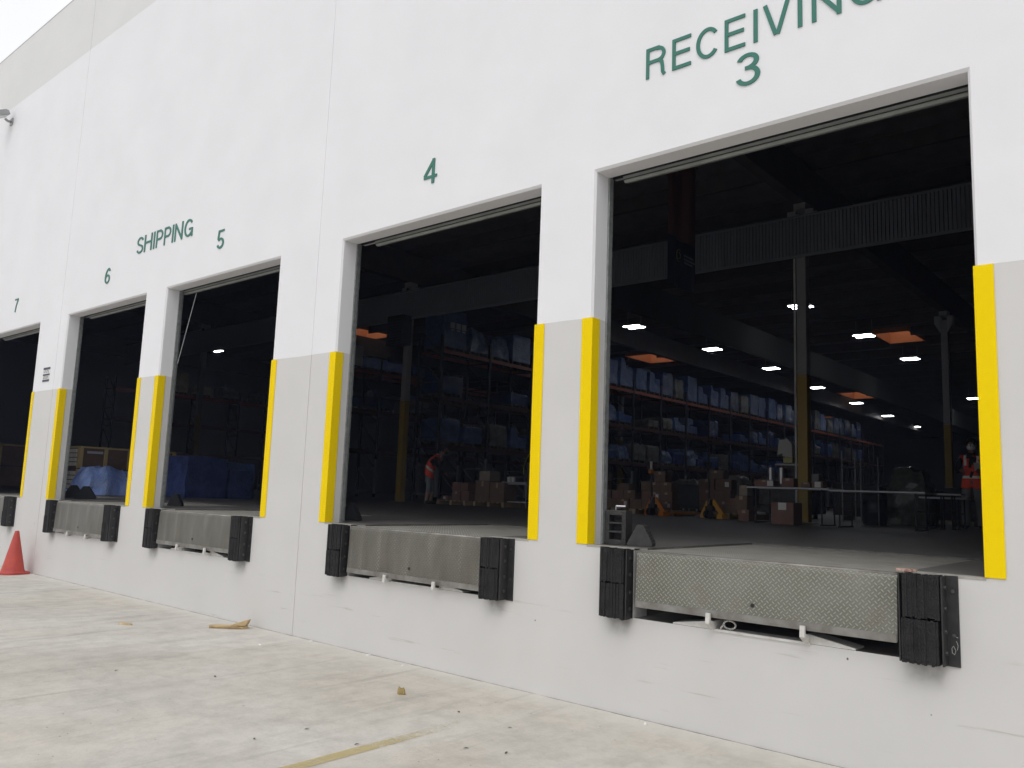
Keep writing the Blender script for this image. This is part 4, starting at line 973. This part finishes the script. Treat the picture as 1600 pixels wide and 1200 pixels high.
s = MB(); s.box((-.43, -.25, .60), (.43, .25, .67)); s.build('top_shelf', M['col_grey'], e)
s = MB(); s.box((-.43, -.25, .14), (.43, .25, .16)); s.build('lower_shelf', M['paper'], e)
for xx in (-.41, .41):
    for yy in (-.23, .23):
        s = MB(); s.box((xx - .015, yy - .015, 0), (xx + .015, yy + .015, .60)); s.build('leg', M['col_grey'], e)
for k, lb in ((-.25, 'paper tub on the trolley, toward the dark cartons'), (-.10, 'paper tub on the trolley, toward the yellow guard')):
    s = MB(); s.tube((0, 0, .001), (0, 0, .13), .05, .06, n=16); tag(s.build('paper_tub', M['paper'], None, (-10.2 + k, 11.2, .67), smooth=False), lb, 'tub')
s = MB(); pr = None
for k in range(14):
    t = k / 13; p = (-9.86 - .26 * t + .04 * math.sin(t * 7), 11.35, 1.60 - .72 * t ** 1.2)
    if pr: s.bar(pr, p, .004, .045, (0, 1, 0))
    pr = p
s.tube((-9.86, 11.35, 1.60), (-9.80, 11.35, 1.9), .015, n=8)
tag(s.build('cargo_strap', M['lime']), 'lime green strap hanging beside the trolley in door four', 'strap')

# ------------------------------------------------------------------ crates and blue bundles in doors six, seven and five
def crate(x, y, wx, wy, h, label, seed):
    """long face on +x and end face on -y"""
    e = empty('wooden_crate', (x, y, 0), 0, label, 'crate', 'wooden crates inside the far doors')
    s = MB(); s.box((-wx / 2 + .03, -wy / 2 + .03, .10), (wx / 2 - .03, wy / 2 - .03, h - .02)); s.build('side_panel', M['crate_panel'], e)
    s = MB(); n = max(2, round(wy / .55))
    for k in range(n + 1):
        yy = -wy / 2 + k * (wy - .08) / n; s = MB(); s.box((wx / 2 - .029, yy, .0), (wx / 2, yy + .08, h - .041)); s.build('batten', M['crate_wood'], e)
    for xx in (-wx / 2, wx / 2 - .13): s = MB(); s.box((xx, -wy / 2, .0), (xx + .10, -wy / 2 + .029, h - .041)); s.build('batten', M['crate_wood'], e)
    s = MB(); s.box((-wx / 2, -wy / 2, h - .04), (wx / 2, wy / 2, h)); s.build('lid', M['crate_wood'], e)
    s = MB(); s.box((-wx / 2, -wy / 2 - .002, h * .52), (wx / 2 + .004, wy / 2, h * .52 + .018)); s.build('strap', M['black'], e)
    return e
c = crate(-16.55, 3.65, 1.1, 2.3, 1.09, 'brown panelled crate with pale battens and white blocks in its end', 1)
s = MB(); rnd = random.Random(8)
for k in range(3):
    for j in range(9):
        if j == 4: continue
        s = MB(); s.box((-.40 + k * .26, -1.155, .12 + j * .103), (-.40 + k * .26 + .22, -1.121, .12 + j * .103 + .082)); s.build('white_block', M['block'], c)
s = MB(); s.box((.523, -.98, .93), (.529, -.62, .985)); s.build('paper_label', mat('label_grey', (.42, .42, .48), .8), c)
crate(-18.75, 2.15, 1.4, 1.35, 1.10, 'brown crate with battens in the opening behind the cone', 2)
wrapped(-17.9 , 1.0, 0, .9, .8, .16, 77, 'deep', 'flat dark blue bundle on the floor behind the cone', None, 0, False)
wrapped(-15.5, 2.79, 0, 1.0, .88, .62, 31, 'brightbag', 'bright blue crumpled bundle in front of the battened crate', 'bright blue bundles inside the docks', 0, False)
wrapped(-15.45, 3.42 + .28, 0, 1.0, .85, .55, 32, 'bright', 'squarer blue bundle beside the crumpled one', 'bright blue bundles inside the docks', 0, False)
wrapped(-16.1, 2.15, 0, 1.1, .3, .12, 33, 'bright', 'low flat blue bundle beside the door six rubber chocks', 'bright blue bundles inside the docks', 0, False)
wrapped(-14.5, 4.56, 0, 1.0, 1.0, .96, 34, 'deep', 'tall dark blue bundle in the middle of door five', 'dark blue bundles in door five', 0, False)
patch_load = wrapped(-15.3, 4.35, 0, .7, .8, .48, 35, 'box', 'low blue bundle with an added lit patch at the door five jamb', 'dark blue bundles in door five', 0, False)
wrapped(-14.4, 5.40, 0, .85, .55, .66, 36, 'deep', 'lower dark blue bundle next to the tall one in door five', 'dark blue bundles in door five', 0, False)
wrapped(-14.9, 5.75, 0, .8, .75, .86, 37, 'box', 'blue bundle behind the lower one, by the door five guard', 'dark blue bundles in door five', 0, False)
s = MB(); s.prism([(.32, .93), (.34, .47), (-.45, .44), (-.15, .72)], 'y', -.47, -.44); s.build('lit_patch', M['film5'], patch_load)  # bright sheet added to stand for door light on the bundle's front

# ------------------------------------------------------------------ rubber wheel chocks
e = empty('wheel_chock', (.09, .32, .002), R(14), 'upended black rubber chock showing three square pockets', 'wheel chock')
s = MB(); H_, Wd, D_ = .275, .175, .17
s.box((-Wd / 2, -D_ / 2, 0), (-Wd / 2 + .035, D_ / 2, H_)); s.box((Wd / 2 - .035, -D_ / 2, 0), (Wd / 2, D_ / 2, H_))
for z0, z1 in ((0, .040), (.095, .110), (.165, .180), (.235, H_)): s.box((-Wd / 2 + .035, -D_ / 2, z0), (Wd / 2 - .035, D_ / 2, z1))
s.box((-Wd / 2 + .035, .02, .040), (Wd / 2 - .035, D_ / 2 - .002, .235))
s.build('body', M['chock'], e, bevel=.003)
s = MB()
for k in range(12): s.bar((-Wd / 2 - .001, -D_ / 2 - .002, .02 + k * .022), (-Wd / 2 + .033, -D_ / 2 - .002, .004 + k * .022), .004, .007, (0, 1, 0)); s.bar((Wd / 2 - .033, -D_ / 2 - .002, .024 + k * .022), (Wd / 2 + .001, -D_ / 2 - .002, .006 + k * .022), .004, .007, (0, 1, 0))
s.build('tread_rib', M['chock'], e)
s = MB(); s.tube((-.01, -.05, H_), (-.01, -.05, H_ + .035), .008, n=8); s.tube((-.01, -.05, H_ + .03), (.06, -.02, H_ + .03), .012, n=8); s.build('eye_bolt', M['chrome'], e)
def chock(x, y, rz, wd, h, m, label, dp=.18):
    e = empty('wheel_chock', (x, y, .002), rz, label, 'wheel chock')
    s = MB(); a = wd / 2; t = wd * .11
    pts = [(-a, 0), (-a, .02)]
    n = 7
    for k in range(n):   # stepped climbing face
        u = k / n; pts += [(-a + (a - t) * u + .002, .02 + (h - .02) * (u + .35 / n)), (-a + (a - t) * (u + .8 / n), .02 + (h - .02) * (u + .5 / n))]
    pts += [(-t, h), (t, h)]
    for k in range(n - 1, -1, -1):
        u = k / n; pts += [(a - (a - t) * (u + .8 / n) + .006, .02 + (h - .02) * (u + .5 / n)), (a - (a - t) * u + .006, .02 + (h - .02) * (u + .35 / n))]
    pts += [(a, .02), (a, 0)]
    s.prism(pts, 'y', -dp / 2, dp / 2); s.build('body', M[m], e, bevel=.002)
    return e
chock(.28, .36, R(22), .20, .168, 'chock', 'grey trapezoid rubber chock with stepped faces, next to the upended one')
chock(-11.98, .85, R(60), .34, .23, 'chock_dark', 'black rubber chock at the door six jamb', .2)
chock(-11.62, .92, R(60), .34, .22, 'chock_dark', 'black rubber chock beside the low blue bundle in door six', .2)
chock(-8.22, .85, R(50), .20, .18, 'chock_dark', 'black rubber chock with a shiny bolt by the door five jamb', .2)
chock(-3.83, .70, R(30), .22, .19, 'chock_dark', 'black rubber chock half hidden by the door four jamb', .14)

# ------------------------------------------------------------------ pallet jacks
def jack(x, y, c, label, rz, knob):
    e = empty('pallet_jack', (x, y, 0), rz, label, 'pallet jack', 'hand pallet jacks')
    for sx in (-1, 1):
        s = MB(); s.box((sx * .15, .10, .055), (sx * .30, 1.15, .085)); s.prism([(sx * .15, 0.0), (sx * .33, .0), (sx * .31, .10), (sx * .16, .10)], 'y', .02, .18); s.build('fork', M[c], e)
        s = MB(); s.bar((sx * .30, .06, .07), (sx * .05, .02, .38), .10, .03, (0, 1, 0)); s.build('side_brace', M[c], e)
    s = MB(); s.tube((-.07, -.07, .085), (-.02, -.07, .085), .083, n=20); s.tube((.02, -.07, .085), (.07, -.07, .085), .083, n=20); s.build('steer_wheel', M['black'], e)
    s = MB(); s.tube((0, -.02, .10), (0, -.02, .40), .055, n=16); s.box((-.10, -.06, .16), (.10, .04, .26)); s.build('pump', M['black_steel'], e)
    s = MB(); s.tube((0, -.04, .36), (0, -.07, 1.05), .02, n=10)
    if knob: s.tube((0, -.07, 1.02), (0, -.07, 1.2), .028, n=10, m=1); s.box((-.045, -.11, .93), (.045, -.03, 1.02), 2)
    else:
        s.bar((-.10, -.07, 1.18), (.10, -.07, 1.18), .03, .03); s.bar((-.10, -.07, 1.18), (0, -.07, 1.02), .025, .025); s.bar((.10, -.07, 1.18), (0, -.07, 1.02), .025, .025)
    s.build('handle', [M['black_steel'], M['paper'], M['jackorange']], e)
    s = MB(); s.tube((.03, -.06, .42), (.045, -.10, .30), .008, n=6); s.build('release_lever', M['chrome'], e)
    return e
jack(-5.80, 10.75, 'jackorange', 'orange hand jack with an upright handle and pale grip', R(-18), True)
jack(-4.50, 10.95, 'jackyellow', 'yellow orange hand jack between the carton pallets', R(-18), False)

# ------------------------------------------------------------------ tables and things round them
def table(x0, x1, y, z, label, dp=.75, legs='black', m='tabletop'):
    e = empty('folding_table', ((x0 + x1) / 2, y, 0), 0, label, 'table', 'long work tables'); hw = (x1 - x0) / 2
    s = MB(); s.box((-hw, 0, z - .028), (hw, dp, z)); s.build('table_top', M[m], e, bevel=.004)
    for sx in (-1, 1):
        s = MB(); xx = sx * (hw - .16)
        s.tube((xx, .06, .02), (xx, .06, z - .03), .014, n=8); s.tube((xx, dp - .06, .02), (xx, dp - .06, z - .03), .014, n=8)
        s.tube((xx, .0, .018), (xx, dp, .018), .014, n=8); s.tube((xx, .06, z * .5), (xx, dp - .06, z * .5), .01, n=8); s.build('leg', M[legs], e)
    return e
table(-2.90, -1.36, 9.25, .668, 'long grey topped table with cartons on it')
table(-1.27, .26, 8.95, .640, 'empty grey topped table next to the one with cartons')
table(-.50, .32, 11.55, .60, 'low table behind, near the person with the white mask', .6)
table(-.16, .34, 11.0, .66, 'small raised table at the legs of the person with the white mask', .3)
e = empty('wire_rack', (-1.76, 12.0, 0), 0, 'chrome post rack standing behind the tables', 'rack')
for xx, z1 in ((-.31, 1.50), (-.05, 1.36), (.06, 1.50), (.31, 1.38)):
    s = MB(); s.tube((xx, 0 if xx < .2 else .3, .0), (xx, 0 if xx < .2 else .3, z1), .013, n=8); s.build('post', M['chrome'], e)
for z in (.45, 1.15):
    s = MB(); s.box((-.31, -.012, z), (.06, .30, z + .02)); s.build('shelf', M['black'], e)
e = empty('drum', (-1.6, 12.55, 0), 0, 'tall dark plastic drum beneath and behind the empty table', 'drum')
s = MB(); prof = [(.22, 0), (.24, .04), (.24, .25), (.255, .27), (.24, .29), (.24, .50), (.255, .52), (.24, .54), (.235, .74), (.21, .78)]
for r_, z in prof:
    for i in range(28): s.v.append((r_ * math.cos(2 * math.pi * i / 28), r_ * math.sin(2 * math.pi * i / 28), z))
for a in range(len(prof) - 1):
    for i in range(28): j = (i + 1) % 28; s.f.append((a * 28 + i, a * 28 + j, a * 28 + 28 + j, a * 28 + 28 + i)); s.mi.append(0)
s.build('barrel_body', M['drum'], e, smooth=True)
s = MB(); s.tube((0, 0, .772), (0, 0, .80), .215, n=28); s.build('lid', M['drum'], e)
e = empty('packing_machine', (-3.3, 12.3, 0), 0, 'pale headed machine with a yellow green foot behind the cartons', 'machine')
s = MB(); s.prism([(-.24, 1.40), (-.20, 1.76), (.0, 1.78), (.09, 1.68), (.10, 1.38), (-.12, 1.40), (-.12, 1.47)], 'y', -.1, .1); s.build('head', M['machine'], e, bevel=.01)
s = MB(); s.box((-.10, -.09, 1.26), (.10, .09, 1.378)); s.build('yellow_foot', M['machine_y'], e)
s = MB(); s.box((-.25, -.2, 1.20), (.36, .3, 1.235)); s.build('plate', M['machine'], e)
s = MB(); s.box((-.2, -.1, 0), (.3, .25, 1.20)); s.build('stand', M['black_steel'], e)
for xx in (-.30, -.06):
    s = MB(); s.tube((xx, -.28, .80), (xx, -.28, 1.14), .075, n=20); s.build('canister', M['chrome'], e, smooth=False)
s = MB(); s.box((-.1, -.42, .75), (.9, .0, .79)); s.build('bench', M['black_steel'], e)
for k, (xx, z, w_) in enumerate(((.25, .95, .2), (.5, 1.02, .25), (.72, .9, .18))):
    s = MB(); s.box((xx, -.3, .79), (xx + w_, -.05, z)); s.build('gear_box', M['col_grey' if k == 1 else 'black_steel'], e, bevel=.01)
e = empty('wrapped_heap', (-1.35, 14.3, 0), 0, 'grey green heap under clear plastic beyond the empty table', 'heap')
load_mesh(.9, .8, 1.25, 555, 'bag').build('sheeted_goods', mat('clear_sheet', (.15, .17, .13), .25, noise_c=(.07, .08, .06), nscale=5), e)

# ground level stock standing between the tables and the racking
for i, (x, y, wx, h, kind, lb) in enumerate(((-4.9, 16.4, 1.4, 1.05, 'carton', 'film wrapped carton block behind the table with cartons'), (-3.2, 17.2, 1.5, .95, 'dark', 'dark bundle standing behind the pale headed machine'), (-1.9, 16.8, 1.3, .8, 'carton', 'low carton block behind the chrome post rack'), (-.55, 17.0, 1.4, .9, 'dark', 'dark bundle behind the sheeted heap'), (.7, 17.6, 1.4, .75, 'carton', 'low carton block behind the low table'), (-7.2, 17.5, 1.5, .9, 'carton', 'film wrapped carton block behind the orange hand jack'), (-9.2, 18.5, 1.5, .85, 'dark', 'dark bundle deep behind the pile by the jamb'))):
    wrapped(x, y, 0, wx, 1.0, h, 700 + i, kind, lb, 'bundles standing on the warehouse floor', rnd.uniform(-.1, .1))

# ------------------------------------------------------------------ people
def vest_mat(name, axis, t0, t1, strap):
    m = bpy.data.materials.new(name); m.use_nodes = True; N = m.node_tree; L = N.links
    b = N.nodes['Principled BSDF']; b.inputs['Roughness'].default_value = .55
    tc = nd(N, 'ShaderNodeTexCoord')
    d = nd(N, 'ShaderNodeVectorMath', operation='DOT_PRODUCT'); d.inputs[1].default_value = axis; L.new(tc.outputs['Object'], d.inputs[0])
    def rng(sock, a, c):
        g1 = nd(N, 'ShaderNodeMath', operation='GREATER_THAN'); g1.inputs[1].default_value = a; L.new(sock, g1.inputs[0])
        l1 = nd(N, 'ShaderNodeMath', operation='LESS_THAN'); l1.inputs[1].default_value = c; L.new(sock, l1.inputs[0])
        q = nd(N, 'ShaderNodeMath', operation='MULTIPLY'); L.new(g1.outputs[0], q.inputs[0]); L.new(l1.outputs[0], q.inputs[1]); return q.outputs[0]
    band = rng(d.outputs['Value'], t0, t1)
    sp = nd(N, 'ShaderNodeSeparateXYZ'); L.new(tc.outputs['Object'], sp.inputs[0])
    ab = nd(N, 'ShaderNodeMath', operation='ABSOLUTE'); L.new(sp.outputs['Y'], ab.inputs[0])
    st = rng(ab.outputs[0], strap[0], strap[1]); up = rng(d.outputs['Value'], t1 + strap[2], 9)
    s2 = nd(N, 'ShaderNodeMath', operation='MULTIPLY'); L.new(st, s2.inputs[0]); L.new(up, s2.inputs[1])
    mx_ = nd(N, 'ShaderNodeMath', operation='MAXIMUM'); L.new(band, mx_.inputs[0]); L.new(s2.outputs[0], mx_.inputs[1])
    c = nd(N, 'ShaderNodeMix', data_type='RGBA'); c.inputs['A'].default_value = (1.0, .085, .04, 1); c.inputs['B'].default_value = (.92, .88, .80, 1)
    L.new(mx_.outputs[0], c.inputs['Factor']); L.new(c.outputs['Result'], b.inputs['Base Color'])
    return m
def person(loc, rz, J, bones, mats, label, vest, legs_cut=None):
    """J: name -> (x,y,z,rx,ry); bones: (a,b,category).  One continuous skinned surface."""
    names = list(J); vi = {n: i for i, n in enumerate(names)}
    me = bpy.data.meshes.new('body'); me.from_pydata([J[n][:3] for n in names], [(vi[a], vi[b_]) for a, b_, c in bones], []); me.update()
    tmp = bpy.data.objects.new('body_tmp', me); col.objects.link(tmp)
    sk = tmp.modifiers.new('skin', 'SKIN'); sk.use_smooth_shade = True; sk.branch_smoothing = .6
    for n in names:
        v = me.skin_vertices[0].data[vi[n]]; v.radius = (J[n][3], J[n][4]); v.use_root = (n == names[0])
    sb = tmp.modifiers.new('sub', 'SUBSURF'); sb.levels = 2; sb.render_levels = 2
    bpy.context.view_layer.update()
    dg = bpy.context.evaluated_depsgraph_get(); bm_me = bpy.data.meshes.new_from_object(tmp.evaluated_get(dg))
    bpy.data.objects.remove(tmp)
    e = empty('person', loc, rz, label, 'person')
    cats = []
    segs = [(Vector(J[a][:3]), Vector(J[b_][:3]), c) for a, b_, c in bones]
    for p in bm_me.polygons:
        best = (9, None)
        for a, b_, c in segs:
            d = b_ - a; t = max(0, min(1, (p.center - a).dot(d) / max(d.length_squared, 1e-9))); dist = (p.center - (a + d * t)).length
            if dist < best[0]: best = (dist, c)
        c = best[1]
        if legs_cut and c == 'calf' and p.center.z > legs_cut: c = 'thigh'
        cats.append(c)
    mlist = []
    bm_me.materials.clear()
    for c, m in mats.items():
        bm_me.materials.append(M[m]); mlist.append(c)
    for p, c in zip(bm_me.polygons, cats): p.material_index = mlist.index(c); p.use_smooth = True
    o = bpy.data.objects.new('body', bm_me); col.objects.link(o); o.parent = e
    # garments: offset copies of the body's own faces
    def shell(name, want, off, m, cond=lambda c: True, lo=-9):
        s = MB(); remap = {}
        vn = {}
        for p, c in zip(bm_me.polygons, cats):
            if c in want and cond(p.center):
                idx = []
                for i in p.vertices:
                    if i not in remap:
                        remap[i] = len(s.v); v = bm_me.vertices[i]; s.v.append(tuple(v.co + v.normal * off))
                    idx.append(remap[i])
                s.f.append(tuple(idx)); s.mi.append(0)
        ob = s.build(name, m, e, smooth=True, fix=False)
        so_ = ob.modifiers.new('thick', 'SOLIDIFY'); so_.thickness = .006; so_.offset = -1
        return ob
    shell('vest', ('torso', 'thigh'), .026, vest[0], vest[1])
    shell('trousers', ('thigh',) if legs_cut else ('thigh', 'calf'), .010, M[mats['thigh']])
    return e, o
def hand(J, bones, wr, n, dirv, side, curl, k='hand'):
    """palm, four unequal fingers and a thumb as short chains rooted in the palm"""
    w_ = Vector(J[wr][:3]); d = Vector(dirv).normalized(); sdv = Vector(side).normalized(); cv = Vector(curl).normalized()
    pm = w_ + d * .055; J[n + 'palm'] = (*pm, .030, .020); bones.append((wr, n + 'palm', k))
    for i, (ln_, off) in enumerate(((.072, -.030), (.080, -.010), (.074, .010), (.058, .029))):
        a = pm + d * .035 + sdv * off; b_ = a + (d * .6 + cv * .35) * ln_ * .6; c = b_ + (d * .2 + cv * .6) * ln_ * .55
        for q, (p, r_) in enumerate(((a, .011), (b_, .0095), (c, .008))): J['%sf%d%d' % (n, i, q)] = (*p, r_, r_)
        bones += [(n + 'palm', '%sf%d0' % (n, i), k), ('%sf%d0' % (n, i), '%sf%d1' % (n, i), k), ('%sf%d1' % (n, i), '%sf%d2' % (n, i), k)]
    a = pm - sdv * .035 + d * .0; b_ = a - sdv * .018 + d * .035 + cv * .012; J[n + 't0'] = (*a, .012, .012); J[n + 't1'] = (*b_, .010, .010)
    bones += [(n + 'palm', n + 't0', k), (n + 't0', n + 't1', k)]
def head(e, c, fwd, up, skin, mask=None, hair=True, beard=False):
    """face features on the head: eyes, ears, nose, hair, mask"""
    f = Vector(fwd).normalized(); u = Vector(up).normalized(); r_ = f.cross(u).normalized(); c = Vector(c)
    Mx = Matrix((( *f, 0), (*r_, 0), (*u, 0), (0, 0, 0, 1))).transposed(); Mx.translation = c
    def ell(name, m, off, rad, clip=None, n=20):
        s = MB(); k = 0; nn, mm_ = n, n // 2
        vs_ = []
        for i in range(mm_ + 1):
            th = math.pi * i / mm_
            for j in range(nn):
                ph = 2 * math.pi * j / nn; vs_.append(Vector((off[0] + rad[0] * math.sin(th) * math.cos(ph), off[1] + rad[1] * math.sin(th) * math.sin(ph), off[2] + rad[2] * math.cos(th))))
        for i in range(mm_):
            for j in range(nn):
                q = [i * nn + j, i * nn + (j + 1) % nn, (i + 1) * nn + (j + 1) % nn, (i + 1) * nn + j]
                if clip and not clip(sum((vs_[t] for t in q), Vector()) / 4): continue
                s.f.append(tuple(q)); s.mi.append(0)
        s.v = [tuple(Mx @ v) for v in vs_]
        return s.build(name, m, e, smooth=True, fix=False)
    if hair: ell('hair', M['hair'], (-.010, 0, .022), (.108, .090, .118), lambda p: p.x < .045 + .5 * (p.z - .06) or p.z > .10)
    for sy in (-1, 1):
        ell('eye', M['mask'], (.083, sy * .032, .012), (.010, .015, .008), None, 10); ell('ear', M[skin], (-.005, sy * .086, -.005), (.020, .010, .032), None, 10)
    ell('nose', M[skin], (.100, 0, -.018), (.020, .014, .024), None, 10)
    ell('mouth', M['maroon'], (.088, 0, -.062), (.008, .024, .006), None, 10)
    if mask: ell('face_mask', M[mask], (.028, 0, -.045), (.090, .078, .062), lambda p: p.x > .02, 20)
    if beard: ell('beard', M['hair'], (.022, 0, -.062), (.080, .072, .062), lambda p: p.x > .0 and p.z < -.035, 20)

# the standing figure with a white mask
J = {'pelvis': (0, 0, .95, .15, .12), 'spine': (0, 0, 1.12, .155, .115), 'chest': (.0, 0, 1.30, .175, .12), 'nb': (-.01, 0, 1.435, .09, .075), 'neck': (.0, 0, 1.49, .055, .055), 'jaw': (.025, 0, 1.56, .062, .066), 'head': (.01, 0, 1.63, .080, .092), 'top': (-.005, 0, 1.70, .055, .062)}
bones = [('pelvis', 'spine', 'torso'), ('spine', 'chest', 'torso'), ('chest', 'nb', 'torso'), ('nb', 'neck', 'neck'), ('neck', 'jaw', 'head'), ('jaw', 'head', 'head'), ('head', 'top', 'head')]
for sd_, nme in ((-1, 'r'), (1, 'l')):
    J[nme + 'sh'] = (0, sd_ * .185, 1.385, .068, .068); J[nme + 'el'] = (-.05, sd_ * .275, 1.12, .045, .045)
    J[nme + 'wr'] = (.20, sd_ * .17, 1.13, .028, .032)
    J[nme + 'hp'] = (0, sd_ * .095, .88, .098, .098); J[nme + 'kn'] = (.02, sd_ * .12, .50, .080, .080); J[nme + 'an'] = (-.01, sd_ * .135, .10, .070, .070)
    J[nme + 'he'] = (-.03, sd_ * .14, .045, .040, .045); J[nme + 'to'] = (.16, sd_ * .155, .035, .035, .045)
    bones += [('chest', nme + 'sh', 'torso'), (nme + 'sh', nme + 'el', 'arm'), (nme + 'el', nme + 'wr', 'arm'), ('pelvis', nme + 'hp', 'thigh'), (nme + 'hp', nme + 'kn', 'thigh'), (nme + 'kn', nme + 'an', 'calf'), (nme + 'an', nme + 'he', 'foot'), (nme + 'he', nme + 'to', 'foot')]
    hand(J, bones, nme + 'wr', nme + 'h', (1, -sd_ * .3, .0), (0, 0, 1), (.2, -sd_, -.2))
mats = {'torso': 'shirt', 'neck': 'shirt', 'head': 'skin', 'arm': 'shirt', 'hand': 'skin', 'thigh': 'trousers', 'calf': 'trousers', 'foot': 'shoe'}
vm = vest_mat('vest_cloth_open', (0, 0, 1), .985, 1.035, (.085, .135, .20))
e, o = person((.22, 12.55, 0), R(-84), J, bones, mats, 'person in an open orange vest and white mask, half hidden by the yellow guard', (vm, lambda c: c.z > .80 and c.z < 1.455 and not (c.x > 0 and abs(c.y) < .012 + max(0, c.z - 1.15) * .22)))
head(e, (.012, 0, 1.635), (1, 0, -.05), (0, 0, 1), 'skin', 'mask')
s = MB(); mt = Matrix.Translation((.27, .17, 1.20)) @ Matrix.Rotation(R(-35), 4, 'Y'); s.box((-.11, -.11, -.001), (.13, .11, .001), 0, mt)
tag(s.build('paper_sheet', M['paper'], None, (.22, 12.55, 0)), 'white sheet of paper held by the person with the white mask', 'paper').rotation_euler.z = R(-84)

# the bending figure by the pallet
J = {'pelvis': (-.12, 0, .90, .175, .155), 'spine': (-.05, 0, 1.05, .185, .16), 'chest': (.09, 0, 1.22, .20, .165), 'nb': (.20, 0, 1.33, .11, .10), 'neck': (.25, 0, 1.385, .055, .055), 'jaw': (.315, 0, 1.42, .062, .066), 'head': (.335, 0, 1.49, .080, .092), 'top': (.34, 0, 1.56, .055, .062)}
bones = [('pelvis', 'spine', 'torso'), ('spine', 'chest', 'torso'), ('chest', 'nb', 'torso'), ('nb', 'neck', 'neck'), ('neck', 'jaw', 'head'), ('jaw', 'head', 'head'), ('head', 'top', 'head')]
for sd_, nme in ((-1, 'r'), (1, 'l')):
    J[nme + 'sh'] = (.13, sd_ * .185, 1.27, .066, .066); J[nme + 'el'] = (.17, sd_ * .235, 1.00, .050, .050); J[nme + 'wr'] = (.36, sd_ * .14, .86, .030, .034)
    J[nme + 'hp'] = (-.10, sd_ * .095, .84, .100, .100); J[nme + 'kn'] = (-.02 + sd_ * .03, sd_ * .11, .47, .068, .068); J[nme + 'an'] = (-.07 + sd_ * .05, sd_ * .11, .09, .040, .040)
    J[nme + 'he'] = (-.09 + sd_ * .05, sd_ * .11, .04, .036, .040); J[nme + 'to'] = (.10 + sd_ * .05, sd_ * .125, .035, .033, .042)
    bones += [('chest', nme + 'sh', 'torso'), (nme + 'sh', nme + 'el', 'arm'), (nme + 'el', nme + 'wr', 'arm'), ('pelvis', nme + 'hp', 'thigh'), (nme + 'hp', nme + 'kn', 'thigh'), (nme + 'kn', nme + 'an', 'calf'), (nme + 'an', nme + 'he', 'foot'), (nme + 'he', nme + 'to', 'foot')]
    hand(J, bones, nme + 'wr', nme + 'h', (.8, -sd_ * .15, -.5), (0, 1, 0), (.3, 0, -1))
mats = {'torso': 'shirt', 'neck': 'skin', 'head': 'skin', 'arm': 'shirt', 'hand': 'skin', 'thigh': 'shorts', 'calf': 'skin2', 'foot': 'shoe'}
ax = Vector((.6, 0, .8)).normalized()
vm2 = vest_mat('vest_cloth_closed', tuple(ax), .700, .760, (.07, .115, .10))
e, o = person((-12.52, 10.35, 0), R(38), J, bones, mats, 'person in a red orange vest and grey shorts bending beside the carton pallet', (vm2, lambda c: c.dot(ax) > .55 and c.z < 1.37), legs_cut=.32)
head(e, (.335, 0, 1.49), (1, 0, -.25), (.25, 0, 1), 'skin', None, True, True)

# cord hanging at door five
s = MB(); s.tube((-7.10, .30, 3.05), (-7.33, .23, 2.03), .006, n=6); tag(s.build('pull_cord', M['galv']), 'thin pull cord slanting from the raised door to the jamb of door five', 'cord')
# thin scattering veil added everywhere to lift the blacks like lens flare
s = MB(); s.box((-402, -402, G - 1), (402, 402, 10.6)); hz = s.build('flare_veil', None)
hm = bpy.data.materials.new('flare_veil_scatter'); hm.use_nodes = True; N = hm.node_tree; N.nodes.remove(N.nodes['Principled BSDF'])
pv = nd(N, 'ShaderNodeVolumePrincipled'); pv.inputs['Color'].default_value = (.62, .70, 1, 1); pv.inputs['Density'].default_value = .0013
N.links.new(pv.outputs[0], N.nodes['Material Output'].inputs['Volume'])
hz.data.materials.clear(); hz.data.materials.append(hm); tag(hz, kind='stuff')
